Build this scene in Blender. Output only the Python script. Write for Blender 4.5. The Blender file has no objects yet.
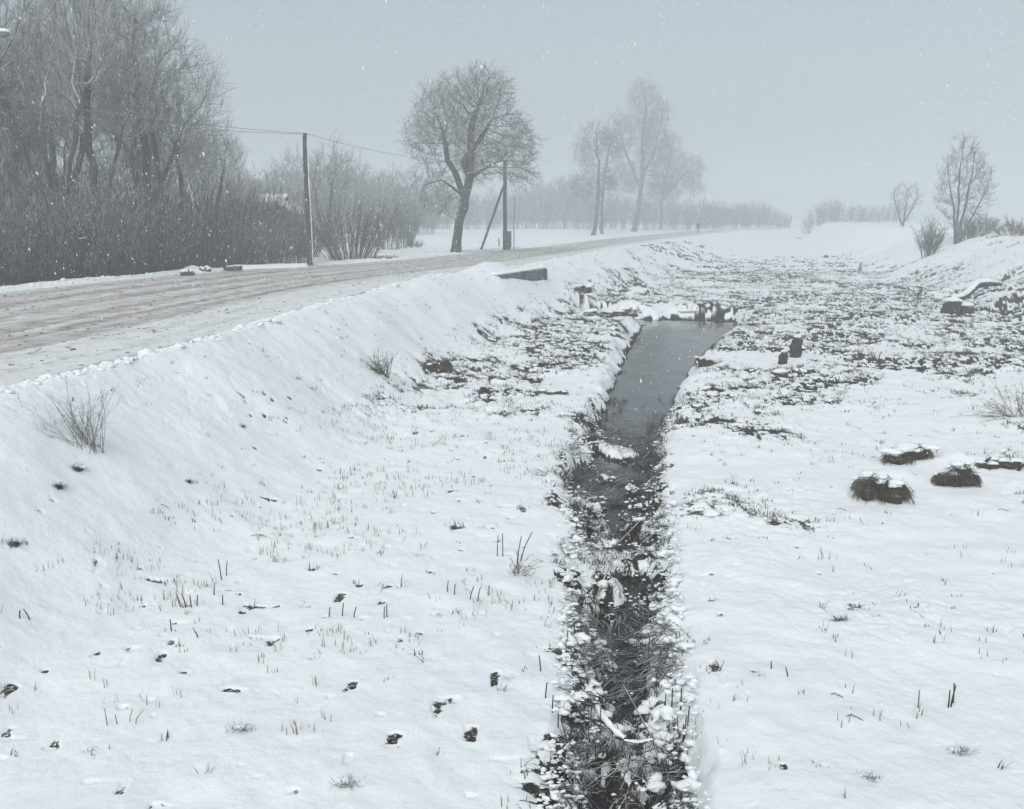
import bpy, math, random
import numpy as np
from mathutils import Vector

rng = np.random.default_rng(11)
random.seed(5)
S = bpy.context.scene
COL = S.collection

# ------------------------------------------------------------------ camera numbers
F = 983.0            # focal length in pixels of the 1024 px wide frame
CAMZ = 2.3           # eye height above the road surface (road is z = 0)
PITCH = math.atan(186.5 / F)
CX, CY = 512.0, 404.5


def ray(px, py):
    dx, dy, dz = (px - CX) / F, 1.0, -(py - CY) / F
    c, s = math.cos(PITCH), math.sin(PITCH)
    return dx, dy * c + dz * s, -dy * s + dz * c


def plane(px, py, z=0.0):
    dx, dy, dz = ray(px, py)
    t = (z - CAMZ) / dz
    return dx * t, dy * t


# ------------------------------------------------------------------ noise
def _h(xi, yi, seed):
    n = (xi * 374761393 + yi * 668265263 + seed * 974711) & 0xFFFFFFFF
    n = ((n ^ (n >> 13)) * 1274126177) & 0xFFFFFFFF
    n = n ^ (n >> 16)
    return (n & 0xFFFFFF) / float(0xFFFFFF)


def vn(x, y, seed=0):
    x = np.asarray(x, float); y = np.asarray(y, float)
    xi = np.floor(x).astype(np.int64); yi = np.floor(y).astype(np.int64)
    u = x - xi; v = y - yi
    u = u * u * u * (u * (u * 6 - 15) + 10); v = v * v * v * (v * (v * 6 - 15) + 10)
    a = _h(xi, yi, seed); b = _h(xi + 1, yi, seed); c = _h(xi, yi + 1, seed); d = _h(xi + 1, yi + 1, seed)
    return (a * (1 - u) + b * u) * (1 - v) + (c * (1 - u) + d * u) * v


def fbm(x, y, seed=0, o=3):
    r = 0; a = 1; t = 0
    for i in range(o):
        r = r + a * vn(x * 2 ** i + 13.7 * i, y * 2 ** i - 7.1 * i, seed + i); t += a; a *= .5
    return r / t


def ss(x, a=0.0, b=1.0):
    t = np.clip((np.asarray(x, float) - a) / (b - a), 0, 1)
    return t * t * (3 - 2 * t)


# ------------------------------------------------------------------ terrain
_near_px = [(0, 390), (100, 372), (190, 345), (300, 312), (380, 290), (450, 277), (505, 270.5), (560, 259), (640, 244), (700, 235.6), (745, 230.3)]
_far_px = [(0, 292), (120, 280), (230, 269.5), (310, 266), (380, 262), (450, 255), (540, 247), (590, 240.5), (640, 235.5), (690, 231)]
_n = np.array([plane(*p) for p in _near_px]); _f = np.array([plane(*p) for p in _far_px])
NYX = np.vstack([[-17.0, -200], [-12.0, -40], [-8.2, 2], _n, [_n[-1] + (70, 120)], [_n[-1] + (420, 500)]])
FYX = np.vstack([[-31.0, -200], [-22.5, -40], [-17.5, 10], _f, [_n[-1] + (60, 126)], [_n[-1] + (410, 507)]])
_yy = np.linspace(-210, 900, 2221)


def _sm(a, k):
    p = np.pad(a, k, mode='edge'); return np.convolve(p, np.ones(2 * k + 1) / (2 * k + 1), 'valid')


_rn = _sm(np.interp(_yy, NYX[:, 1], NYX[:, 0]), 7)
_rf = _sm(np.interp(_yy, FYX[:, 1], FYX[:, 0]), 7)
_rns = np.gradient(_rn, _yy); _rfs = np.gradient(_rf, _yy)

# ditch centre line (pixel centre, pixel half width) on the water level
WZ = -2.1
_st = [(628, 980, 40), (624, 860, 22), (622, 809, 19), (624, 740, 19), (623, 680, 20), (620, 620, 21), (622, 560, 23), (613, 500, 27), (618, 460, 28),
       (629, 430, 25), (643, 400, 25), (657, 370, 24), (672, 345, 26), (688, 328, 36), (698, 321.5, 26)]
STREAM = []
for a, b, w in _st:
    p = plane(a, b, WZ); q = plane(a + w, b, WZ); STREAM.append((p[0], p[1], q[0] - p[0]))
STREAM.insert(0, (STREAM[0][0] + .5, -30.0, .35))
BRANCH = []
for a, b, w in [(690, 325, .8), (655, 323, .6), (622, 320, .40), (598, 316, .2)]:
    p = plane(a, b, WZ + .0); BRANCH.append((p[0], p[1], w))


def polydist(X, Y, poly):
    best = np.full(X.shape, 1e9); bw = np.zeros(X.shape)
    for (x0, y0, w0), (x1, y1, w1) in zip(poly[:-1], poly[1:]):
        dx, dy = x1 - x0, y1 - y0
        t = np.clip(((X - x0) * dx + (Y - y0) * dy) / (dx * dx + dy * dy), 0, 1)
        d = np.hypot(X - x0 - t * dx, Y - y0 - t * dy); w = w0 + t * (w1 - w0)
        k = (d - w) < (best - bw)
        best = np.where(k, d, best); bw = np.where(k, w, bw)
    return best - bw      # distance outside the water edge


BUMPS = []   # (x, y, rx, ry, height)
for px, py, z, rx, ry, h in [(690, 306, -1.7, 2.2, 1.5, .14), (625, 305, -1.6, .9, 1.0, .35), (585, 300, -1.5, .8, .8, .25), (600, 280, -1.2, 1.2, 1.6, .22),
                             (640, 285, -1.3, 1.1, 1.6, .25), (705, 268, -1.7, 3, 3, .2), (890, 478, -1.7, .42, .3, .13), (962, 462, -1.7, .4, .3, .14),
                             (205, 268, .2, 1.2, .5, .22), (180, 274, .2, .8, .4, .15), (492, 282, -.35, 1.5, 2.6, .42), (455, 286, -.1, 2, 2.6, .22)]:
    x, y = plane(px, py, z); BUMPS.append((x, y, rx, ry, h))


def terrain(X, Y, detail=True, full=False):
    X = np.asarray(X, float); Y = np.asarray(Y, float)
    rn = np.interp(Y, _yy, _rn); rf = np.interp(Y, _yy, _rf)
    cn = 1 / np.sqrt(1 + np.interp(Y, _yy, _rns) ** 2); cf = 1 / np.sqrt(1 + np.interp(Y, _yy, _rfs) ** 2)
    dn = (X - rn) * cn; df = (rf - X) * cf
    floor = -1.7 + .9 * ss(Y, 170, 330)
    ws = 3.6 + 3.6 * ss(Y, 40, 90)
    wob = (fbm(X * .35, Y * .35, 3) - .5) * .9
    s = ss((dn - .1 + wob * .7) / ws)
    s = np.where(dn > 0, s, 0)
    z = .03 + (floor - .03) * s
    # right bank
    xf = np.where(Y < 120, 10.3 + .222 * Y, 36.9 + (Y - 120) * .23) + (fbm(Y * .09, X * .05, 9) - .5) * 4.0
    top = 1.3 + (fbm(X * .06, Y * .06, 5) - .5) * .8 - 1.5 * ss(Y, 190, 290)
    b = ss((X - xf) / (8.0 + 2 * (fbm(X * .1, Y * .1, 8) - .5)))
    z = np.where(dn > 0, z + (top - z) * b, z)
    # left of the road
    drop = .9 * (1 - ss(Y, 50, 57)) + .12
    zl = .05 - drop * ss((df - 1.2) / 4.0) + (fbm(X * .05, Y * .05, 21) - .5) * .5 * ss(df, 4, 20)
    z = np.where(df > 0, zl, z)
    # under the road sheet
    inside = np.minimum(-dn, -df)
    z = np.where(inside > 0, .03 - .17 * ss(inside / .5), z)
    dw = np.minimum(polydist(X, Y, STREAM), polydist(X, Y, BRANCH))
    rag = (fbm(X * 1.6, Y * 1.1, 31) - .5) * .5
    dwr = dw + rag * np.clip(1.0 - .0 * Y, .4, 1)
    z = z - .10 * (1 - ss(dwr / 1.2)) * (z < -1.0)
    bank = ss(dwr / (.50 + .7 * ss(Y, 24, 36)))
    nearw = 1 - ss(Y, 18.0, 21.5)
    isl = (fbm(X * 1.9, Y * 1.5, 33) - .5) * 1.1 + (fbm(X * 5.5, Y * 4.5, 36, 2) - .5) * .30
    bed = -2.36 + nearw * np.clip(.25 + isl * .75, 0, .43)
    z = bed + (z - bed) * np.where(dwr < 0, 0, bank)
    for bx, by, rx, ry, h in BUMPS:
        z = z + h * np.exp(-((X - bx) / rx) ** 2 - ((Y - by) / ry) ** 2) * ss(dwr / .5)
    if not detail:
        return z
    off = (inside < 0)
    valley = off * (dn > 0)
    # roughness weights
    pat = fbm(X * .22, Y * .22, 41); pat2 = fbm(X * .6, Y * .45, 47)
    rightside = ss(X - np.interp(Y, [p[1] for p in STREAM], [p[0] for p in STREAM]), -.2, .6)
    W = .95 * rightside * ss(Y + (fbm(X * .16, Y * .22, 43) - .5) * 26 + (pat2 - .5) * 16, 10, 30) * (1 - .35 * ss(Y, 34, 60)) * (1 - ss(Y, 90, 150)) * (1 - .75 * b) * (.7 + .3 * ss(pat, .3, .5)) * (.6 + .4 * ss(pat2, .28, .5))
    W = np.maximum(W, .64 * (1 - rightside) * ss(Y + (pat2 - .5) * 16, 13, 27) * ss(s, .5, .92) * ss(pat2, .25, .52) * (1 - .4 * ss(Y, 60, 120)))
    W = np.maximum(W, .55 * (1 - rightside) * ss(Y, 40, 48) * (1 - ss(Y, 75, 110)) * ss(s, .15, .6) * ss(pat2, .35, .6))
    W = np.maximum(W, .48 * b * ss(pat2, .45, .65) * (1 - ss(Y, 110, 170)))
    ew = .22 + .45 * (1 - rightside) + .25 * ss(Y, 11, 16)
    edge = (1 - ss(np.abs(dwr - .12), .15, ew)) * (dwr > -.3)
    W = np.maximum(W, edge * np.where(Y < 16, .42 + .4 * ss(Y, 8, 12) + .3 * (1 - rightside) * (1 - ss(Y, 8, 12)), .6))
    W = np.maximum(W, .20 * ss(pat2, .5, .7) * (1 - ss(s, .9, 1.0)))
    W = W * valley
    wx = X + .25 * (fbm(X * 2.1, Y * 2.1, 51) - .5); wy = Y + .25 * (fbm(X * 2.1, Y * 2.1, 55) - .5)
    b1 = np.abs(fbm(wx * 3.0, wy * 3.0, 61, 2) * 2 - 1); b2 = np.abs(fbm(wx * 7.0, wy * 7.0, 67, 2) * 2 - 1)
    far = 1 - .8 * ss(Y, 60, 140)
    bump = np.sqrt(b1 + .01) * .17 + np.sqrt(b2 + .01) * .085
    # smooth drifted snow everywhere
    und = (fbm(X * .45, Y * .45, 71) - .5) * .14 + (fbm(X * 2.6, Y * 2.6, 75, 2) - .5) * .05 + (fbm(X * 7.5, Y * 7.5, 77, 2) - .5) * .015 * (1 - ss(Y, 18, 40))
    # tiny grass holes in the smooth snow
    pn = vn(X * 6.5, Y * 6.5, 83); pm = fbm(X * .7, Y * .7, 87)
    pit = ss(pn * .85 + pm * .25, .885, .96) * valley * ss(dwr, .3, .8)
    z2 = z + (und + W * (bump - .07) * far * (1 - .45 * (1 - ss(Y, 9, 18))) * (.3 + .7 * ss(dwr, .15, .8)) - .018 * pit * (1 - W)) * np.where(off, ss(-inside, .0, .5), 0) * np.where(dwr < -.15, .25, 1)
    # lip of ploughed snow along both road edges
    lip = np.exp(-((inside + .25) / .22) ** 2) * off
    z2 = z2 + lip * (.02 + .16 * np.maximum(0, fbm(X * 1.7, Y * 1.7, 91) - .38) + .05 * fbm(X * 6, Y * 6, 92))
    if not full:
        return z2
    crease = (1 - ss(b1, .06, .30)) * .95 + (1 - ss(b2, .05, .30)) * .9
    bare = np.clip(crease, 0, 1) * np.where(Y > 23, ss(dwr, .35, 1.0), 1) * ss(W, .10, .75) * (.45 + .55 * ss(fbm(X * 1.3, Y * 1.3, 95), .3, .6))
    bare = np.maximum(bare, .62 * pit * (1 - W) * ss(vn(X * 13, Y * 13, 97), .25, .6))
    bare = np.maximum(bare, 1 - ss(z2 - WZ, .01, .10))
    bare = np.where(inside > -.6, 0, bare)
    return z2, np.clip(bare, 0, 1), W, dwr, off


def gz(x, y):
    return float(terrain(np.array([x]), np.array([y]))[0])


def hit(px, py):
    """where the sight line of the photo's pixel meets the ground"""
    dx, dy, dz = ray(px, py)
    t = np.geomspace(3, 700, 4000)
    zz = terrain(dx * t, dy * t, detail=False)
    d = CAMZ + dz * t - zz
    k = np.argmax(d < 0) if (d < 0).any() else len(t) - 1
    return dx * t[k], dy * t[k]


def depth_px(x, y, z):
    """metres per pixel at a point"""
    return (y * math.cos(PITCH) - (z - CAMZ) * math.sin(PITCH)) / F


# ------------------------------------------------------------------ mesh helper
class MB:
    def __init__(self):
        self.v = []; self.f = []; self.n = 0

    def add(self, V, Fc):
        V = np.asarray(V, float).reshape(-1, 3); Fc = np.asarray(Fc, np.int64)
        self.v.append(V); self.f.append(Fc + self.n); self.n += len(V); return self

    def tubes(self, P, R, sides=3, cap=False):
        P = np.asarray(P, float); R = np.asarray(R, float)
        M, K, _ = P.shape
        if M == 0: return self
        T = np.gradient(P, axis=1); T /= np.linalg.norm(T, axis=2, keepdims=True) + 1e-12
        t0 = P[:, -1] - P[:, 0]; t0 /= np.linalg.norm(t0, axis=1, keepdims=True) + 1e-12
        a = np.cross(t0, np.array([.31, .52, .79])); bad = np.linalg.norm(a, axis=1) < .1
        a[bad] = np.cross(t0[bad], np.array([.9, -.3, .1]))
        a = a[:, None, :] - T * np.sum(T * a[:, None, :], 2, keepdims=True)
        a /= np.linalg.norm(a, axis=2, keepdims=True) + 1e-12
        c = np.cross(T, a)
        th = np.arange(sides) * 2 * math.pi / sides
        V = P[:, :, None, :] + R[:, :, None, None] * (np.cos(th)[None, None, :, None] * a[:, :, None, :] + np.sin(th)[None, None, :, None] * c[:, :, None, :])
        base = (np.arange(M) * K * sides)[:, None, None]
        i = np.arange(K - 1)[None, :, None] * sides; j = np.arange(sides)[None, None, :]; j2 = (j + 1) % sides
        q = np.stack([base + i + j, base + i + j2, base + i + sides + j2, base + i + sides + j], -1).reshape(-1, 4)
        n0 = self.n
        self.add(V, q)
        if cap:
            for m in range(M):
                self.f.append(np.array([[n0 + m * K * sides + s for s in range(sides)][::-1]], np.int64))
                self.f.append(np.array([[n0 + (m * K + K - 1) * sides + s for s in range(sides)]], np.int64))
        return self

    def tube(self, pts, rad, sides=8, cap=True):
        rad = np.broadcast_to(np.asarray(rad, float), (len(pts),))
        return self.tubes(np.array([pts], float), rad[None, :], sides, cap)

    def box(self, c, s, rz=0.0, bev=0.0):
        x, y, z = [k / 2 for k in s]; b = bev
        V = []
        for (sx, sy, zz, ins) in [(1, 1, -z, b), (1, 1, -z + b, 0), (1, 1, z - b, 0), (1, 1, z, b)]:
            for ax, ay in [(-1, -1), (1, -1), (1, 1), (-1, 1)]:
                V.append((ax * (x - ins), ay * (y - ins), zz))
        V = np.array(V); cs, sn = math.cos(rz), math.sin(rz)
        V = np.stack([V[:, 0] * cs - V[:, 1] * sn, V[:, 0] * sn + V[:, 1] * cs, V[:, 2]], 1) + np.array(c)
        f = [[3, 2, 1, 0], [12, 13, 14, 15]]
        for k in range(3):
            for i in range(4):
                f.append([k * 4 + i, k * 4 + (i + 1) % 4, (k + 1) * 4 + (i + 1) % 4, (k + 1) * 4 + i])
        return self.add(V, f)

    def build(self, name, mat, parent=None, smooth=True, attrs=None):
        me = bpy.data.meshes.new(name)
        V = np.concatenate(self.v); me.vertices.add(len(V)); me.vertices.foreach_set('co', V.astype(np.float32).ravel())
        li = np.concatenate([f.ravel() for f in self.f]); ct = np.concatenate([np.full(len(f), f.shape[1]) for f in self.f])
        me.loops.add(len(li)); me.loops.foreach_set('vertex_index', li.astype(np.int32))
        me.polygons.add(len(ct)); st = np.concatenate([[0], np.cumsum(ct)[:-1]])
        me.polygons.foreach_set('loop_start', st.astype(np.int32))
        me.polygons.foreach_set('use_smooth', np.full(len(ct), smooth))
        for k, a in (attrs or {}).items():
            at = me.attributes.new(k, 'FLOAT', 'POINT'); at.data.foreach_set('value', np.asarray(a, np.float32).ravel())
        me.update(calc_edges=True); me.validate()
        if mat: me.materials.append(mat)
        o = bpy.data.objects.new(name, me); COL.objects.link(o)
        if parent: o.parent = parent
        return o


_ico = None


def ico():
    global _ico
    if _ico is None:
        import bmesh
        bm = bmesh.new(); bmesh.ops.create_icosphere(bm, subdivisions=2, radius=1)
        _ico = (np.array([v.co[:] for v in bm.verts]), np.array([[v.index for v in f.verts] for f in bm.faces])); bm.free()
    return _ico


def blobs(mb, C, R, seed=1, lump=.35, flat=True):
    """irregular rounded lumps; C (M,3), R (M,3) radii"""
    V, Fc = ico(); C = np.asarray(C, float); R = np.asarray(R, float)
    M = len(C); r = np.random.default_rng(seed)
    ph = r.uniform(0, 100, (M, 1, 1)); D = V[None] * 1.0
    w = np.sin(V[None, :, 0:1] * 3.1 + ph) * np.cos(V[None, :, 1:2] * 2.7 + ph * 1.7) + .6 * np.sin(V[None, :, 2:3] * 5.3 + ph * 2.3 + V[None, :, 0:1] * 4)
    D = D * (1 + lump * .5 * w)
    if flat: D[:, :, 2] = np.where(D[:, :, 2] < -.25, -.25 + (D[:, :, 2] + .25) * .25, D[:, :, 2])
    P = C[:, None, :] + D * R[:, None, :]
    f = (np.arange(M) * len(V))[:, None, None] + Fc[None]
    mb.add(P, f.reshape(-1, 3)); return mb


# ------------------------------------------------------------------ tagging
def tag(o, label=None, cat=None, group=None, kind=None):
    if label: o['label'] = label
    if cat: o['category'] = cat
    if group: o['group'] = group
    if kind: o['kind'] = kind
    return o


def thing(name, label, cat, loc=(0, 0, 0), rz=0.0, group=None):
    o = bpy.data.objects.new(name, None); COL.objects.link(o); o.empty_display_size = .2
    o.location = loc; o.rotation_euler = (0, 0, rz)
    return tag(o, label, cat, group)


def dup(root, loc, rz, scale=1.0, label=None, group=None):
    kids = [c for c in CHILD.get(root.name, [])]
    r = root.copy(); COL.objects.link(r); r.location = loc; r.rotation_euler = (0, 0, rz)
    r.scale = (scale,) * 3 if not isinstance(scale, tuple) else scale
    if label: r['label'] = label
    if group: r['group'] = group
    for k in kids:
        c = k.copy(); COL.objects.link(c); c.parent = r
    return r


CHILD = {}


def reg(root, *kids):
    CHILD.setdefault(root.name, []).extend(kids)


# ------------------------------------------------------------------ materials
def new_mat(name):
    m = bpy.data.materials.new(name); m.use_nodes = True
    nt = m.node_tree; b = nt.nodes['Principled BSDF']
    return m, nt, b


def ramp(nt, src, stops):
    r = nt.nodes.new('ShaderNodeValToRGB'); e = r.color_ramp.elements
    while len(e) < len(stops): e.new(.5)
    for el, (p, c) in zip(e, stops): el.position = p; el.color = (*c, 1)
    nt.links.new(src, r.inputs['Fac']); return r.outputs['Color']


def noise(nt, scale, detail=4, vec=None, rough=.6):
    n = nt.nodes.new('ShaderNodeTexNoise'); n.inputs['Scale'].default_value = scale
    n.inputs['Detail'].default_value = detail; n.inputs['Roughness'].default_value = rough
    if vec is not None: nt.links.new(vec, n.inputs['Vector'])
    return n.outputs['Fac']


def coords(nt, kind='Object', scale=None):
    t = nt.nodes.new('ShaderNodeTexCoord'); o = t.outputs[kind]
    if scale:
        m = nt.nodes.new('ShaderNodeMapping'); m.inputs['Scale'].default_value = scale
        nt.links.new(o, m.inputs['Vector']); o = m.outputs['Vector']
    return o


def mix(nt, fac, a, b):
    m = nt.nodes.new('ShaderNodeMix'); m.data_type = 'RGBA'
    nt.links.new(fac, m.inputs[0]) if not isinstance(fac, float) else setattr(m.inputs[0], 'default_value', fac)
    for k, s in ((6, a), (7, b)):
        if isinstance(s, tuple): m.inputs[k].default_value = (*s, 1)
        else: nt.links.new(s, m.inputs[k])
    return m.outputs[2]


def math_n(nt, op, a, b=None, c=None):
    m = nt.nodes.new('ShaderNodeMath'); m.operation = op
    for i, s in enumerate((a, b, c)):
        if s is None: continue
        if isinstance(s, (int, float)): m.inputs[i].default_value = s
        else: nt.links.new(s, m.inputs[i])
    return m.outputs[0]


def maprange(nt, v, a, b, c=0.0, d=1.0):
    m = nt.nodes.new('ShaderNodeMapRange'); m.interpolation_type = 'SMOOTHSTEP'
    for i, s in enumerate((v, a, b, c, d)):
        if isinstance(s, (int, float)): m.inputs[i].default_value = s
        else: nt.links.new(s, m.inputs[i])
    return m.outputs[0]


def bump(nt, b, h, strength, dist):
    n = nt.nodes.new('ShaderNodeBump'); n.inputs['Strength'].default_value = strength; n.inputs['Distance'].default_value = dist
    nt.links.new(h, n.inputs['Height']); nt.links.new(n.outputs['Normal'], b.inputs['Normal'])


SNOW = (.86, .885, .90)


def snow_mat(name='snow'):
    m, nt, b = new_mat(name); o = coords(nt)
    c = ramp(nt, noise(nt, 1.2, 5, o), [(.3, (.83, .86, .875)), (.7, SNOW)])
    nt.links.new(c, b.inputs['Base Color']); b.inputs['Roughness'].default_value = .8
    b.inputs['Specular IOR Level'].default_value = .15
    bump(nt, b, noise(nt, 28, 5, o), .35, .02)
    return m


def snowy_wood(name, dark, light, lo=.25, hi=.7, amt=1.0, scale=(14, 14, 2.5)):
    """bark or dry stems with snow lying on whatever faces up"""
    m, nt, b = new_mat(name); o = coords(nt, 'Object', scale)
    c = ramp(nt, noise(nt, 1.0, 5, o), [(.3, dark), (.72, light)])
    g = nt.nodes.new('ShaderNodeNewGeometry'); sp = nt.nodes.new('ShaderNodeSeparateXYZ'); nt.links.new(g.outputs['Normal'], sp.inputs[0])
    n2 = noise(nt, 3.0, 3, coords(nt))
    v = math_n(nt, 'ADD', sp.outputs['Z'], math_n(nt, 'MULTIPLY_ADD', n2, .6, -.3))
    fac = math_n(nt, 'MULTIPLY', maprange(nt, v, lo, hi), amt)
    nt.links.new(mix(nt, fac, c, SNOW), b.inputs['Base Color'])
    b.inputs['Roughness'].default_value = .9; b.inputs['Specular IOR Level'].default_value = .2
    bump(nt, b, noise(nt, 1.4, 5, o), .5, .02)
    return m


M = {}
M['snow'] = snow_mat()
M['bark'] = snowy_wood('frosted_bark', (.035, .030, .027), (.10, .088, .078), .45, .95, .9)
M['twig'] = snowy_wood('frosted_twigs', (.050, .042, .038), (.12, .102, .092), .25, .85, .8)
M['rime'] = snowy_wood('snow_crusted_twigs', (.065, .056, .052), (.15, .135, .125), -.2, .65, .85)
M['twig_red'] = snowy_wood('reddish_willow_twigs', (.075, .052, .044), (.16, .115, .095), .25, .85, .7)
M['grass'] = snowy_wood('dead_grass', (.030, .024, .019), (.16, .125, .085), .75, 1.1, .5, (5, 5, 5))
M['tan'] = snowy_wood('pale_dry_stems', (.14, .10, .065), (.32, .25, .17), .7, 1.1, .7, (6, 6, 6))
M['reed'] = snowy_wood('dead_reeds', (.012, .010, .009), (.060, .048, .036), .60, 1.15, .6, (5, 5, 5))
M['post'] = snowy_wood('weathered_post_wood', (.040, .036, .033), (.12, .108, .098), .55, .95, .9, (22, 22, 3))
M['stump'] = snowy_wood('rotten_stump_wood', (.016, .012, .010), (.075, .055, .042), .6, .95, .9, (16, 16, 4))
M['concrete'] = snowy_wood('weathered_concrete', (.045, .045, .044), (.17, .165, .16), .7, .95, .9, (3, 3, 5))
M['metal'] = snowy_wood('grey_metal', (.13, .135, .14), (.20, .205, .21), .7, .98, .9, (3, 3, 3))
M['plank'] = snowy_wood('grey_planks', (.05, .045, .042), (.11, .10, .09), .75, .98, .6, (24, 24, 1))
M['stone'] = snowy_wood('dark_stone', (.03, .03, .03), (.10, .098, .095), .65, .95, .9, (6, 6, 6))
M['coat'] = snowy_wood('dark_cloth', (.018, .018, .022), (.035, .035, .042), .6, .95, .7, (8, 8, 8))
M['skin'] = snowy_wood('skin', (.45, .27, .20), (.52, .33, .25), 2, 3, 0)

# ground: snow, thinned to dead grass and soil where the attribute says so
mg, nt, b = new_mat('snow_over_grass')
o = coords(nt)
sn = ramp(nt, noise(nt, .8, 5, o), [(.3, (.83, .855, .87)), (.7, SNOW)])
soil = ramp(nt, noise(nt, 9, 6, o), [(.35, (.012, .010, .008)), (.6, (.040, .032, .025)), (.8, (.13, .105, .075))])
at = nt.nodes.new('ShaderNodeAttribute'); at.attribute_name = 'bare'
v = math_n(nt, 'ADD', at.outputs['Fac'], math_n(nt, 'MULTIPLY_ADD', noise(nt, 30, 6, o, .75), 1.5, -.75))
nt.links.new(mix(nt, maprange(nt, v, .40, .60), sn, soil), b.inputs['Base Color'])
b.inputs['Roughness'].default_value = .85; b.inputs['Specular IOR Level'].default_value = .12
bump(nt, b, noise(nt, 13, 7, o, .68), .5, .035)
M['ground'] = mg

# road: packed dirty snow with darker wheel tracks (uv: metres along, metres across)
mr, nt, b = new_mat('slushy_gravel_road')
uv = nt.nodes.new('ShaderNodeUVMap'); uv.uv_map = 'UVMap'


def uvm(sx, sy):
    m = nt.nodes.new('ShaderNodeMapping'); m.inputs['Scale'].default_value = (sx, sy, 1); nt.links.new(uv.outputs[0], m.inputs[0]); return m.outputs[0]


tr = nt.nodes.new('ShaderNodeAttribute'); tr.attribute_name = 'track'
streak = noise(nt, 1.0, 5, uvm(.05, 2.6)); blot = noise(nt, 1.0, 6, uvm(1.5, 2.1), .7); grit = noise(nt, 1.0, 4, uvm(4, 5), .75)
d = math_n(nt, 'ADD', tr.outputs['Fac'], math_n(nt, 'MULTIPLY_ADD', streak, .9, -.45))
d = math_n(nt, 'ADD', d, math_n(nt, 'MULTIPLY_ADD', blot, 1.7, -.85))
c = ramp(nt, d, [(.05, (.74, .755, .76)), (.32, (.60, .585, .565)), (.60, (.42, .395, .37)), (.95, (.17, .15, .13))])
spots = math_n(nt, 'MAXIMUM', maprange(nt, grit, .60, .70), maprange(nt, noise(nt, 1.0, 5, uvm(1.6, 3.2), .8), .60, .66))
nt.links.new(mix(nt, math_n(nt, 'MULTIPLY', spots, .75), c, (.11, .09, .075)), b.inputs['Base Color'])
b.inputs['Roughness'].default_value = .7; b.inputs['Specular IOR Level'].default_value = .25
bump(nt, b, blot, .6, .05)
M['road'] = mr

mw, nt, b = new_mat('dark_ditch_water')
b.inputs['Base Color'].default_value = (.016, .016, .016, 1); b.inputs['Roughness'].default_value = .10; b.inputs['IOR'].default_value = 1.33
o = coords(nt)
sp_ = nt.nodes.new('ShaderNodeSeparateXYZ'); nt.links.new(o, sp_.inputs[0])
sl = math_n(nt, 'MULTIPLY', maprange(nt, noise(nt, 1.3, 6, o, .7), .44, .72), maprange(nt, sp_.outputs['Y'], 14.0, 24.0, .08, 1.0))      # wet slush patches; pale colour also paints in sky reflection on the far pool
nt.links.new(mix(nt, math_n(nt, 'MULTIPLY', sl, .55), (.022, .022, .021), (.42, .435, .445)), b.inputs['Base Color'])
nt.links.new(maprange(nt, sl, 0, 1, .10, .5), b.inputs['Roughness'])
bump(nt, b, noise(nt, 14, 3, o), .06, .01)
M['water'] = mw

# ------------------------------------------------------------------ ground sheet
th_f = np.radians(np.linspace(-33, 33, 1080)); th_o = np.radians(np.concatenate([np.linspace(-180, -34, 74)])); th_p = np.radians(np.linspace(34, 179, 73))
TH = np.concatenate([th_o, th_f, th_p])
ypx = np.concatenate([np.arange(900, 300, -.8), np.arange(300, 229, -.5)])
ang = PITCH + np.arctan((ypx - CY) / F); rr = 4.0 / np.tan(ang)
RR = np.concatenate([[.2, .8, 1.5, 2.2, 3, 3.8, 4.4], rr, np.geomspace(rr[-1] * 1.04, 880, 24)])
X = RR[:, None] * np.sin(TH)[None]; Y = RR[:, None] * np.cos(TH)[None]
Z, BARE, W, DW, OFF = terrain(X, Y, full=True)
nr, nc = X.shape
ii = np.arange(nr - 1)[:, None]; jj = np.arange(nc)[None]; j2 = (jj + 1) % nc
q = np.stack([ii * nc + jj, ii * nc + j2, (ii + 1) * nc + j2, (ii + 1) * nc + jj], -1).reshape(-1, 4)[:, ::-1]
g = MB(); g.add(np.stack([X, Y, Z], -1), q)
g.f.append(np.arange(nc)[None, ::-1].copy()[:, ::-1])
gnd = g.build('ground', M['ground'], attrs={'bare': BARE})
tag(gnd, 'snow covered ground of the ditch valley and fields', 'ground', kind='structure')
del X, Y, Z, BARE, W, DW, OFF, q

# ------------------------------------------------------------------ road sheet
ys = np.concatenate([np.arange(-120, 60, .22), np.arange(60, 240, .6), np.arange(240, 600, 4)])
ts = np.linspace(-.012, 1.012, 90)
a0 = np.interp(ys, _yy, _rn); a1 = np.interp(ys, _yy, _rf)
X = a0[:, None] + (a1 - a0)[:, None] * ts[None]; Y = np.repeat(ys[:, None], len(ts), 1)
wid = np.abs(a1 - a0) / np.sqrt(1 + np.gradient(a0, ys) ** 2)
along = np.concatenate([[0], np.cumsum(np.hypot(np.diff(a0), np.diff(ys)))])
T = np.repeat(ts[None], len(ys), 0)
tr = .10 * ss(T, .01, .05) + .24 * ss(T, .12, .30) * (1 - ss(T, .95, 1.0))
wand = (fbm(along * .03, along * 0, 5) - .5)[:, None] * .05
for tc, tw, amp in [(.26, .022, .34), (.33, .03, .2), (.43, .03, .33), (.56, .03, .3), (.62, .02, .2), (.74, .035, .36), (.86, .03, .2)]:
    tr = tr + amp * (.35 + 1.1 * fbm(along * .09, along * 0 + tc * 50, 7)[:, None]) * np.exp(-((T - tc - wand * (1 + tc) - (fbm(along * .05, along * 0 + tc * 90, 6) - .5)[:, None] * .05) / tw) ** 2)
tr = tr + .75 * np.exp(-((T - .012) / .010) ** 2) * ss(fbm(X * .9, Y * .9, 17), .38, .6)
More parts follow.
